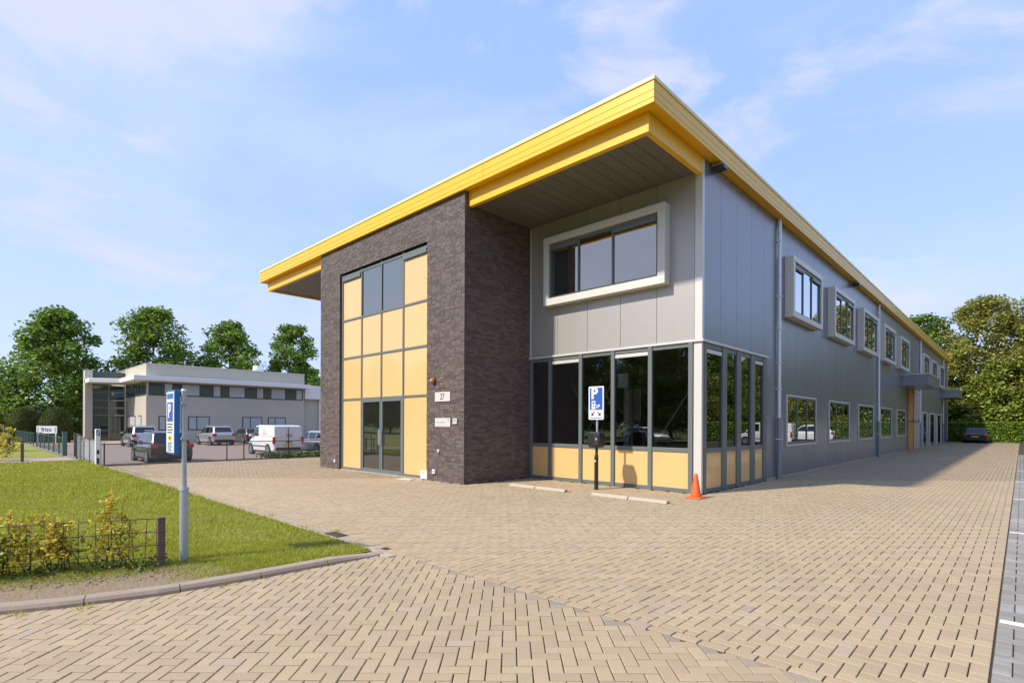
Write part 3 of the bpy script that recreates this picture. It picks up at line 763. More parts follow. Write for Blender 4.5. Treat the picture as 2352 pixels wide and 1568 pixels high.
# wheel stops
def stop(x0, x1, y, label):
    t = empty('wheel_stop', ((x0+x1)/2, y, 0), label, 'wheel stop', 'low concrete wheel stops before the corner glazing')
    pf = [(y-.075, 0), (y+.075, 0), (y+.055, .055), (y+.03, .07), (y-.03, .07), (y-.055, .055)]
    MB().prism(pf, 'x', x0, x1).build('stop_block', M['stop'], t, bev=.012)
stop(-9.84, -8.96, 10.22, 'pale concrete wheel stop nearest the dark brick wall'); stop(-8.94, -7.98, 10.22, 'pale concrete wheel stop second from the dark brick wall')
stop(-7.20, -6.24, 10.22, 'pale concrete wheel stop just right of the black charging post'); stop(-6.22, -5.30, 10.22, 'pale concrete wheel stop nearest the orange cone')
# traffic cone
t_ = empty('traffic_cone', (-5.30, 11.52, 0), 'orange traffic cone standing at the corner post of the building', 'traffic cone')
MB().box(-5.48, -5.12, 11.34, 11.70, .002, .035).build('cone_base', M['orange'], t_, bev=.02)
MB().lathe([(.125, .033), (.118, .06), (.035, .53), (.028, .55), (.012, .552)], (-5.30, 11.52, 0), 20).build('cone_body', M['orange'], t_, smooth=True)
# charging post
CX, CYP = -7.78, 11.2
t_ = empty('charging_post', (CX, CYP, 0), 'black electric car charging post with wide head in front of the glazing', 'charging post')
MB().tube((CX, CYP, 0), (CX, CYP, .84), .052, n=16).tube((CX, CYP, .84), (CX, CYP, .93), .052, .03, n=16).tube((CX, CYP, .93), (CX, CYP, 1.1), .03, n=12).build('post', M['black'], t_, smooth=False)
hp = [(CX-.17, 1.10), (CX-.13, 1.06), (CX+.13, 1.06), (CX+.17, 1.10), (CX+.19, 1.25), (CX+.18, 1.40), (CX+.14, 1.46), (CX-.14, 1.46), (CX-.18, 1.40), (CX-.19, 1.25)]
MB().prism(hp, 'y', CYP-.13, CYP+.13).build('charger_head', M['black'], t_, bev=.025)
box('socket_panel', M['darkmetal'], t_, CX+.03, CX+.15, CYP-.142, CYP-.128, 1.14, 1.40, bev=.01)
MB().tube((CX+.10, CYP-.14, 1.28), (CX+.10, CYP-.16, 1.28), .028, n=12).build('socket', M['greyink'], t_)
box('status_plate', M['plate_white'], t_, CX-.02, CX+.02, CYP-.058, CYP-.05, .70, .745)
# parking sign above it
SX, SY = -7.87, 11.36
t_ = empty('parking_sign', (SX, SY, 0), 'blue P sign with charging symbol and two arrows on a grey pole behind the charger', 'road sign')
MB().tube((SX, SY, 0), (SX, SY, 2.62), .028, n=12).build('pole', M['pole'], t_)
def rrect(x0, x1, z0, z1, r, n=4):
    o = []
    for cx_, cz, a0 in ((x1-r, z1-r, 0), (x0+r, z1-r, 90), (x0+r, z0+r, 180), (x1-r, z0+r, 270)):
        for k in range(n+1): a = R(a0+90*k/n); o.append((cx_+r*math.cos(a), cz+r*math.sin(a)))
    return o
ys = SY-.032
sb = MB().prism(rrect(SX-.23, SX+.23, 1.77, 2.62, .03), 'y', ys-.022, ys).build('sign_board', M['signwhite'], t_)
box('blue_field', M['blue'], sb, SX-.195, SX+.195, ys-.0255, ys-.022, 2.02, 2.585)
lettering('letter', 'P', .40, M['signwhite'], sb, (SX-.05, ys-.028, 2.43), (1, 0, 0), (0, 0, 1), bold=.012)
b = MB().box(SX-.13, SX-.02, ys-.029, ys-.0257, 2.06, 2.25).box(SX-.14, SX-.01, ys-.029, ys-.0257, 2.04, 2.058)
b.box(SX+.02, SX+.038, ys-.029, ys-.0257, 2.07, 2.16).box(SX+.038, SX+.09, ys-.029, ys-.0257, 2.07, 2.085).prism([(SX+.06, 2.09), (SX+.13, 2.12), (SX+.08, 2.17)], 'y', ys-.029, ys-.0257)
b.build('pump_symbol', M['signwhite'], sb); MB().box(SX-.105, SX-.045, ys-.031, ys-.0292, 2.17, 2.225).box(SX-.09, SX-.06, ys-.031, ys-.0292, 2.09, 2.14).build('pump_window', M['blue'], sb)
b = MB()
for s_ in (-1, 1):
    c = SX+s_*.085
    b.prism([(c-s_*.055, 1.985), (c-s_*.035, 1.99), (c+s_*.03, 1.92), (c+s_*.012, 1.90)][::1], 'y', ys-.0255, ys-.022)
    b.prism([(c+s_*.06, 1.87), (c+s_*.055, 1.955), (c-s_*.025, 1.875)], 'y', ys-.0255, ys-.022)
b.build('arrows', M['ink'], sb)
box('blue_bar', M['blue'], sb, SX-.19, SX+.19, ys-.0255, ys-.022, 1.805, 1.825)

# parking notice on its pole in the lawn
LX, LY = -7.07, 1.83
t_ = empty('parking_notice', (LX, LY, 0), 'tall narrow blue and white parking notice on a grey pole in the lawn', 'road sign')
pm = MB().tube((LX, LY, .02), (LX, LY, .86), .046, n=18).tube((LX, LY, .86), (LX, LY, .895), .052, .046, n=18).tube((LX, LY, .895), (LX-.012, LY-.006, 2.02), .027, n=14)
pm.build('pole', M['pole'], t_, smooth=False); MB().tube((LX-.012, LY-.006, 2.02), (LX-.012, LY-.006, 2.045), .03, .02, n=14).build('pole_cap', M['signwhite'], t_)
bx0, bx1, by0, by1 = LX-.34, LX-.015, LY-.098, LY-.042
sb = MB().box(bx0, bx1, by0, by1, 1.28, 2.03).build('sign_case', M['blue_edge'], t_, bev=.006)
box('sign_face', M['signwhite'], sb, bx0+.004, bx1-.004, by0-.005, by0-.0005, 1.30, 2.01)
fb = MB().box(bx0+.05, bx1-.05, by0-.009, by0-.0052, 1.665, 1.89); fb.build('blue_field', M['blue'], sb)
lettering('letter', 'P', .22, M['signwhite'], sb, ((bx0+bx1)/2, by0-.0115, 1.778), (1, 0, 0), (0, 0, 1), bold=.008)
box('header', M['blue_edge'], sb, bx0+.04, bx1-.04, by0-.009, by0-.0052, 1.93, 1.99)
b = MB()
for k in range(4): b.box(bx0+.05, bx1-.05-(k % 2)*.03, by0-.008, by0-.0052, 1.625-k*.032, 1.637-k*.032)
b.build('text_lines', M['ink'], sb)
box('yellow_patch', M['signyellow'], sb, bx0+.09, bx1-.09, by0-.008, by0-.0052, 1.435, 1.50); MB().box(bx0+.13, bx1-.13, by0-.0095, by0-.0082, 1.455, 1.48).build('patch_mark', M['ink'], sb)
b = MB()
for k in range(5): b.box(bx0+.07, bx1-.07-(k % 2)*.05, by0-.008, by0-.0052, 1.405-k*.022, 1.416-k*.022)
b.build('lower_text', M['blue_edge'], sb)
for zc in (1.45, 1.86): MB().box(LX-.05, LX+.04, LY-.04, LY+.035, zc, zc+.03).build('clamp', M['pole'], t_)
# drain
t_ = empty('drain_cover', (-7.33, 3.86, 0), 'small rusty drain cover in the pavers beside the lawn tip', 'drain')
MB().box(-7.52, -7.14, 3.78, 3.97, -.02, .009).build('drain_frame', M['rust'], t_); b = MB()
for k in range(6): b.box(-7.49+k*.058, -7.455+k*.058, 3.80, 3.95, .0095, .016)
b.build('drain_bars', M['rust'], t_)

# ------------------------------------------------------------------ wire fence, saplings, posts near the kerb
F0 = Vector((-6.90, 1.56)); FD = Vector((-.7, -1.26)).normalized()
t_ = empty('wire_fence', (F0.x, F0.y, .04), 'low rusty wire mesh fence with one square wooden end post on the soil bed', 'fence')
MB().box(F0.x-.036, F0.x+.036, F0.y-.036, F0.y+.036, 0, .60).build('fence_post', M['wood'], t_, bev=.005)
p2 = F0+FD*2.9; MB().box(p2.x-.036, p2.x+.036, p2.y-.036, p2.y+.036, 0, .60).build('fence_post', M['wood'], t_, bev=.005)
for k, z in enumerate((.585, .437, .29, .157)):
    b = MB(); n = 14
    for q in range(n):
        a = F0+FD*(2.9*q/n); c = F0+FD*(2.9*(q+1)/n); sg_ = lambda u: z-.014*math.sin(math.pi*u)+.004*math.sin(9*u+k)
        b.tube((a.x, a.y, sg_(q/n)), (c.x, c.y, sg_((q+1)/n)), .0042 if k else .005, n=5, caps=False)
    b.build('horizontal_wire', M['wire'], t_)
    MB().box(F0.x-.038, F0.x+.038, F0.y-.038, F0.y+.038, z-.004, z+.005).build('wire_wrap', M['wire'], t_)
for q in range(1, 19):
    a = F0+FD*(.153*q); lean = rng.normal(0, .008)
    MB().tube((a.x, a.y, .15), (a.x+lean, a.y+lean, .585), .0038, n=5, caps=False).build('vertical_wire', M['wire'], t_)

def leafmesh(name, C, size, m, up=.5, aspect=.6, fold=True):
    """C (n,3) centres -> a mesh of little pointed leaf faces with random attitudes"""
    n = len(C); nrm = rng.normal(size=(n, 3)); nrm[:, 2] = np.abs(nrm[:, 2])+up; nrm /= np.linalg.norm(nrm, axis=1)[:, None]
    t = rng.normal(size=(n, 3)); t -= nrm*(t*nrm).sum(1)[:, None]; t /= np.linalg.norm(t, axis=1)[:, None]; bb = np.cross(nrm, t)
    s = (size*rng.uniform(.65, 1.35, n))[:, None]
    V = np.stack([C-t*s*.5, C+bb*s*aspect*.5-nrm*s*.08, C+t*s*.5, C-bb*s*aspect*.5-nrm*s*.08], 1).reshape(-1, 3)
    return npmesh(name, V, np.arange(4*n).reshape(n, 4), m)
def sapling(x, y, h, spread, nst, nleaf, label, matk='leaf_gold', lsz=.045, low=.25):
    t = empty('beech_sapling', (x, y, .05), label, 'hedge plant', 'young beech plants along the wire fence')
    st = MB(); C = []
    for k in range(nst):
        bx, by = rng.normal(0, .03, 2); tx, ty = rng.normal(0, spread, 2); hh = h*rng.uniform(.75, 1.05)
        pts = [Vector((bx, by, 0))]
        for q in range(1, 6):
            u = q/5; pts.append(Vector((bx+tx*u+rng.normal(0, .018), by+ty*u+rng.normal(0, .018), hh*u)))
        for q in range(5): st.tube(pts[q], pts[q+1], .0065*(1-q/6), .0065*(1-(q+1)/6), n=5, caps=False)
        for q in range(9):
            u = rng.uniform(low, 1); p0 = pts[min(4, int(u*5))].lerp(pts[min(5, int(u*5)+1)], u*5-int(u*5) if u < 1 else 1)
            d = Vector((rng.normal(), rng.normal(), abs(rng.normal())*.45)).normalized()*rng.uniform(.06, .20)*(1.1-.3*u)
            st.tube(p0, p0+d, .0035, .0015, n=4, caps=False)
            for r in range(max(1, int(1.15*nleaf/(nst*9)))):
                v = rng.uniform(.15, 1.1); C.append(p0+d*v+Vector(rng.normal(0, .02, 3)))
    st.v = [(v[0]+x, v[1]+y, v[2]+.05) for v in st.v]
    st.build('stems', M['twig'], t)
    link('leaves', leafmesh('leaves', np.array([tuple(c) for c in C]), lsz, M[matk], up=.35), None, t)
def fpos(s_, o): 
    p = F0+FD*s_; n = Vector((-FD.y, FD.x)); return p.x+n.x*o, p.y+n.y*o
sap = [(.30, -.10, .50, .10, 3, 220, 'leaf_gold', 'thin golden beech plant beside the wooden end post'),
       (.46, -.02, .78, .09, 4, 420, 'leaf_gold', 'tallest orange tipped beech plant rising above the top wire'),
       (.72, -.10, .42, .10, 3, 120, 'leaf_mid', 'short sparse greenish beech plant with bare twigs'),
       (.90, -.06, .60, .09, 4, 320, 'leaf_gold', 'bushy yellow beech plant in the middle of the wire fence'),
       (1.02, -.08, .64, .12, 4, 360, 'leaf_gold', 'yellow green beech plant whose crown hides the top wire'),
       (1.22, -.05, .46, .12, 4, 300, 'leaf_gold', 'low spreading amber beech plant near the left frame edge'),
       (1.42, -.02, .62, .10, 5, 520, 'leaf_gold', 'dense yellow beech plant at the left frame edge'),
       (1.52, .16, .40, .14, 5, 520, 'leaf_mid', 'dark green bush in front of the wire mesh at the left edge'),
       (1.85, .0, .55, .16, 5, 500, 'leaf_gold', 'beech plant at the cut off left end of the wire fence')]
for s_, o, h, sp, ns, nl, mk, lb in sap:
    x, y = fpos(s_, o); sapling(x, y, h, sp, ns, nl, lb, mk)
# weeds, litter and clods on the soil
C = []
for k in range(1500):
    s_ = rng.uniform(-.1, 2.2); o = rng.normal(.05, .16); x, y = fpos(s_, o); cl = math.sin(s_*7)+math.sin(s_*13+1)
    if rng.random() < .45+.3*cl: C.append((x, y, .06+abs(rng.normal(0, .05))))
tag(link('weeds', leafmesh('weeds', np.array(C), .04, M['weed'], up=.6), None), kind='stuff')
C = []
for k in range(420):
    s_ = rng.uniform(-.4, 2.4); x, y = fpos(s_, rng.uniform(-.2, .55)); C.append((x, y, .062+rng.random()*.012))
tag(link('leaf_litter', leafmesh('leaf_litter', np.array(C), .03, M['litter'], up=3), None), kind='stuff')
b = MB()
for k in range(500):
    s_ = rng.uniform(-.3, 2.4); x, y = fpos(s_, rng.uniform(0, .62)); r = abs(rng.normal(0, .008))+.004
    b.lathe([(r*.6, -r*.4), (r, 0), (r*.55, r*.6)], (x, y, .053), 5)
tag(b.build('soil_crumbs', M['earth']), kind='stuff')

# ------------------------------------------------------------------ grass
def inlawn(x, y, m=0.0):
    if y > 3.62-m or x < -28.5: return False
    kx = kerb_x(y) if y > -1.6 else -9
    if x > kx-.16-m: return False
    return True
def soil_frac(x, y):
    if y > 2.4: return 0
    kx = kerb_x(y) if y > -1.6 else -9
    d = kx-x; return max(0, min(1, (1.0-d)/.35))*max(0, min(1, (2.0-y)/.6))
T = []
def scatter(n, dmin, dmax, wd, ht):
    cnt = 0; tries = 0
    while cnt < n and tries < n*6:
        tries += 1
        d = math.sqrt(rng.uniform(dmin**2, dmax**2)); l = rng.uniform(-1.0, -.05)*d*.97
        x = d*HF[0]+l*HC[0]; y = d*HF[1]+l*HC[1]
        if not inlawn(x, y) or rng.random() < soil_frac(x, y)*.96: continue
        tall = 1.7 if (y > 3.45 or (kerb_x(y)-x < .30 and y > 1.6)) and rng.random() < .3 else 1
        T.append((x, y, wd*rng.uniform(.6, 1.3), ht*rng.uniform(.5, 1.3)*tall)); cnt += 1
scatter(60000, 3.6, 7.2, .0065, .036); scatter(45000, 7.2, 11, .010, .04); scatter(32000, 11, 17, .017, .055); scatter(16000, 17, 27, .03, .06)
T = np.array(T); n = len(T); an = rng.uniform(0, 2*math.pi, n); le = rng.normal(0, .55, (n, 2))*T[:, 3:4]
base = np.stack([T[:, 0], T[:, 1], np.full(n, .044)], 1); dx = np.stack([np.cos(an), np.sin(an), np.zeros(n)], 1)*T[:, 2:3]*.5
tip = base.copy(); tip[:, :2] += le; tip[:, 2] += T[:, 3]
V = np.stack([base-dx, base+dx, tip], 1).reshape(-1, 3)
tag(link('grass', npmesh('grass', V, np.arange(3*n).reshape(n, 3), M['grass']), None), kind='stuff')
# tufts growing in the kerb joint and along the paving edge
T = []
for (x, y, r, k) in ((-6.02, .78, .05, 40), (-5.86, 1.85, .07, 40), (-5.84, 2.25, .05, 24), (-7.55, 4.02, .06, 40), (-8.2, 3.80, .08, 50), (-5.82, 2.95, .03, 15), (-6.2, .35, .04, 25), (-9.6, 3.84, .1, 40), (-5.25, 10.25, .04, 30), (-7.9, 10.25, .04, 30), (-11.0, 9.45, .06, 24), (-13.8, 9.46, .08, 24), (-5.38, 17.9, .05, 30), (-5.38, 22.4, .06, 30), (-18.6, 9.46, .08, 30), (-3.4, 3.93, .04, 12), (-9.2, 12.1, .08, 24)):
    for q in range(k): T.append((x+rng.normal(0, r), y+rng.normal(0, r*.6), .004, rng.uniform(.02, .07)))
T = np.array(T); n = len(T); an = rng.uniform(0, 6.28, n); base = np.stack([T[:, 0], T[:, 1], np.full(n, -.005)], 1)
dx = np.stack([np.cos(an), np.sin(an), np.zeros(n)], 1)*.004; tip = base+np.concatenate([rng.normal(0, .03, (n, 2)), T[:, 3:4]], 1)
tag(link('grass_tufts', npmesh('grass_tufts', np.stack([base-dx, base+dx, tip], 1).reshape(-1, 3), np.arange(3*n).reshape(n, 3), M['grass']), None), kind='stuff')
# a few dry leaves on the pavers
C = [(x, y, .008) for x, y in ((-5.35, .62), (-4.9, 3.3), (-4.55, 5.7), (-6.3, 7.5), (-9.4, 7.2), (-3.3, 2.0), (-2.2, 6.4), (-11, 8.6), (-12.6, 8.7), (-1.4, 4.7), (-7.8, 9.9), (-10.3, 9.2), (-4.4, 9.7), (-2.6, 12.0))]
C += [(rng.uniform(-18, -4), rng.uniform(4.2, 9), .008) for k in range(40)] + [(rng.uniform(-10.8, -5.6), 12.1-abs(rng.normal(0, .35)), .008) for k in range(60)] + [(rng.uniform(-19, -11), 9.45-abs(rng.normal(0, .25)), .008) for k in range(40)]
tag(link('fallen_leaves', leafmesh('fallen_leaves', np.array(C), .035, M['litter'], up=4), None), kind='stuff')

# ------------------------------------------------------------------ trees and shrubs
def crown_points(H, W, z0, n, lobes, seed, taper=.75):
    r = np.random.default_rng(seed); P = []; Ls = []
    for k in range(lobes):
        u = ((k+r.uniform(0, 1))/lobes)**1.25; z = z0+(H-z0)*u; prof = min(1, (u+.12)/.30)**.6*max(.05, 1-max(0, u-.12)/.92)**taper
        a = k*2.39996+r.uniform(-.5, .5); rr = W/2*prof*math.sqrt(r.uniform(.10, 1))*.86
        rad = W*r.uniform(.085, .155)*(1.08-.5*u)
        Ls.append((rr*math.cos(a), rr*math.sin(a), min(z, H-rad*.5), rad))
    per = n//lobes
    for (x, y, z, rad) in Ls:
        d = r.normal(size=(per, 3)); d /= np.linalg.norm(d, axis=1)[:, None]
        s = rad*r.uniform(.35, 1.12, per)[:, None]; q = d*s*np.array([1.15, 1.15, .72])+np.array([x, y, z]); P.append(q)
    return np.concatenate(P), Ls
def make_tree(name, x, y, H, W, th, seed, mk, n, ls, lobes, label, group, z=0.0, trunk_r=.28, cat='tree', low=None, taper=.68):
    t = empty(name, (x, y, z), label, cat, group)
    P, Ls = crown_points(H, W, th if low is None else low, n, lobes, seed, taper)
    b = MB(); top = Vector((0, 0, H*.82)); prev = Vector((0, 0, -.1)); m = 6
    rr = np.random.default_rng(seed+1)
    for k in range(1, m+1):
        p = Vector((rr.normal(0, .12), rr.normal(0, .12), H*.82*k/m)); b.tube(prev, p, trunk_r*(1-.9*(k-1)/m), trunk_r*(1-.9*k/m), n=8, caps=False); prev = p
    for (lx, ly, lz, rad) in Ls[::2]:
        zz_ = max(th*.7, lz-math.hypot(lx, ly)*.7); b.tube((0, 0, zz_), (lx, ly, lz), trunk_r*.28, .03, n=5, caps=False)
    me = b.mesh('trunk'); link('trunk', me, M['bark'], t)
    link('crown', leafmesh('crown', P, ls, M[mk], up=.55, aspect=.75), None, t)
    return t
row = 'tall trees in a row behind the grey stone building'
t1 = make_tree('maple_tree', -84, 8.2, 15.6, 16.0, 3, 11, 'leaf', 18000, .42, 75, 'largest dark green tree, left of the grey stone building', row, -.4, .45, low=2.6)
make_tree('maple_tree', -84, 18.0, 17.3, 16.5, 4, 12, 'leaf', 15000, .42, 64, 'second tree of the row, its peak above the stone corner block', row, -.4, .4)
make_tree('maple_tree', -84, 27.6, 16.8, 14.5, 4, 13, 'leaf', 14000, .42, 56, 'third tree of the row, above the middle of the long eave', row, -.4, .4)
make_tree('maple_tree', -84, 37.0, 17.6, 13, 4, 14, 'leaf', 14000, .42, 52, 'fourth and farthest tree of the row, behind the roof vent', row, -.4, .4)
ua = 'lower trees filling the gaps of the row'
for k, (x, y, H, W, lb) in enumerate(((-96, 13.5, 9, 12, 'lower dark tree between the first two tall trees'), (-97, 24.5, 11.5, 12, 'lower dark tree between the second and third tall trees'), (-97, 34, 12, 12, 'lower dark tree between the third and fourth tall trees'), (-94, 44, 12, 12, 'dark tree at the edge of the brick block, right of the tall row'))):
    make_tree('maple_tree', x, y, H, W, 2, 30+k, 'leaf', 6000, .65, 34, lb, ua, -.4, .35, low=1.5)
# shrubs by the far left fence
for k, (x, y, H, W, mk, lb) in enumerate(((-70, 5.0, 3.6, 4.2, 'leaf_pale', 'silvery shrub between the two clipped yews'), (-76, 1.5, 4.8, 4.6, 'leaf_mid', 'light green bush behind the left clipped yew'), (-74, 8.4, 2.4, 3, 'leaf_dark', 'dark shrub left of the stone pylon'))):
    make_tree('shrub', x, y, H, W, .3, 60+k, mk, 3500, .28, 26, lb, 'loose shrubs around the clipped yews', -.35, .08, 'shrub', low=.4)
def yew(dx, label, seed):
    d = 50.0; l = (dx-1176)/1220*d; x = d*HF[0]+l*HC[0]; y = d*HF[1]+l*HC[1]
    t = empty('clipped_yew', (x, y, -.2), label, 'topiary', 'clipped yew domes behind the green fence'); r = np.random.default_rng(seed); n = 9000
    u = r.uniform(0, 1, n); a = r.uniform(0, 2*math.pi, n); z = 3.25*u; rad = 1.25*np.sqrt(np.clip(1-(np.clip(u-.35, 0, 1)/.65)**2.2, 0, 1))*(.86+.14*np.minimum(1, u/.35))*r.uniform(.93, 1.01, n)
    link('foliage', leafmesh('foliage', np.stack([rad*np.cos(a), rad*np.sin(a), z], 1), .12, M['leaf_yew'], up=.15, aspect=.6), None, t)
    MB().lathe([(1.0, .02), (1.08, .9), (.95, 1.9), (.5, 2.8), (.1, 3.1)], (x, y, -.2), 16).build('inner_growth', M['leaf_dark'], t); MB().tube((x, y, -.25), (x, y, .3), .12).build('trunk', M['bark'], t)
yew(55, 'clipped dome yew at the left, beside the low red building', 71); yew(128, 'clipped dome yew right behind the name board', 72)
make_tree('shrub', -31.9, .9, 1.1, 2.2, .1, 75, 'leaf_gold', 900, .10, 14, 'yellow green bush at the left frame edge beyond the lawn', None, 0, .03, 'shrub', low=.15)
make_tree('shrub', -42, 1.6, 1.5, 2.6, .1, 76, 'leaf_gold', 900, .14, 14, 'golden bush at the left end of the green fence', None, 0, .03, 'shrub', low=.15)
# wood behind the hedge at the end of the yard
wd = 'browning trees behind the hedge at the end of the yard'
spec = [(-9.0, 82, 15.0, 11, 'leaf', 'fresh green tree peeping over the yellow eaves'), (-3.0, 81, 16.2, 13, 'leaf_olive', 'tall olive brown tree right behind the black parked car'),
        (2.4, 80, 15.8, 13, 'leaf_olive', 'broad olive brown tree at the right frame edge'), (-6.6, 77.5, 10.0, 9, 'leaf_olive', 'lower browning tree beside the end of the hall'),
        (-1.2, 78, 8.5, 10, 'leaf_mid', 'low yellowish green tree leaning over the hedge'), (7.0, 80, 17, 14, 'leaf_olive', 'olive tree just beyond the right frame edge'),
        (-4.6, 76.8, 6.0, 8, 'leaf_mid', 'small leafy tree behind the hedge left of the black car'), (2.6, 77, 6, 8, 'leaf_mid', 'small green tree behind the hedge at the right edge')]
wt = [make_tree('woodland_tree', x, y, H, W, 1.5, 80+k, mk, 26000 if H > 12 else 15000, .31, 110 if H > 12 else 70, lb, wd, 0, .25, low=1.6, taper=.42) for k, (x, y, H, W, mk, lb) in enumerate(spec)]
# trees standing outside the frame, seen in the glass
bl = 'trees standing outside the frame and mirrored in the windows'
for k in range(15):
    c = copy_tree(wt[0] if k % 4 else wt[2]); c.location = (19+rng.uniform(-1, 3), 4+k*7.5, 0); c.rotation_euler = (0, 0, rng.uniform(0, 6)); s_ = rng.uniform(.7, .85); c.scale = (s_, s_, s_)
    tag(c, 'dark tree along the right side of the yard, mirrored in the side windows', 'tree', bl)
for k in range(25):
    c = copy_tree(t1 if k % 2 else wt[2]); c.location = (-145+k*6.4, -36+rng.uniform(-4, 3), 0); c.rotation_euler = (0, 0, rng.uniform(0, 6)); s_ = rng.uniform(.75, .95); c.scale = (s_, s_, s_)
    tag(c, 'tree across the street, mirrored in the front windows', 'tree', 'trees across the street mirrored in the glass')
def hedge(name, x0, x1, y0, y1, h, n, label, ls=.12, mk='leaf_hedge'):
    t = empty(name, ((x0+x1)/2, (y0+y1)/2, 0), label, 'hedge'); r = np.random.default_rng(int(abs(x0*7+y0)))
    L0 = t.location
    x = r.uniform(x0, x1, n); y = r.uniform(y0, y1, n); z = r.uniform(0, h, n); fsel = r.integers(0, 3, n)
    z = np.where(fsel == 0, h+r.normal(0, .04, n), z); y = np.where(fsel == 1, y0+r.normal(0, .06, n), y); x = np.where(fsel == 2, np.where(x1-x0 < y1-y0, x0, x)+r.normal(0, .06, n), x)
    y = np.where((fsel == 2) & (x1-x0 >= y1-y0), y0+r.normal(0, .06, n), y)
    link('foliage', leafmesh('foliage', np.stack([x-L0.x, y-L0.y, z], 1), ls, M[mk], up=.3, aspect=.75), None, t)
    MB().box(x0+.15, x1-.15, y0+.12, y1-.12, 0, h-.12).build('inner_growth', M['leaf_dark'], t)
hedge('clipped_hedge', -9, 14, 71.3, 72.6, 2.0, 16000, 'long clipped bright green hedge across the end of the yard', .17)
hedge('clipped_hedge', 13, 14.2, 2, 71, 1.9, 14000, 'clipped hedge along the right side of the yard, mirrored in the windows', .2)

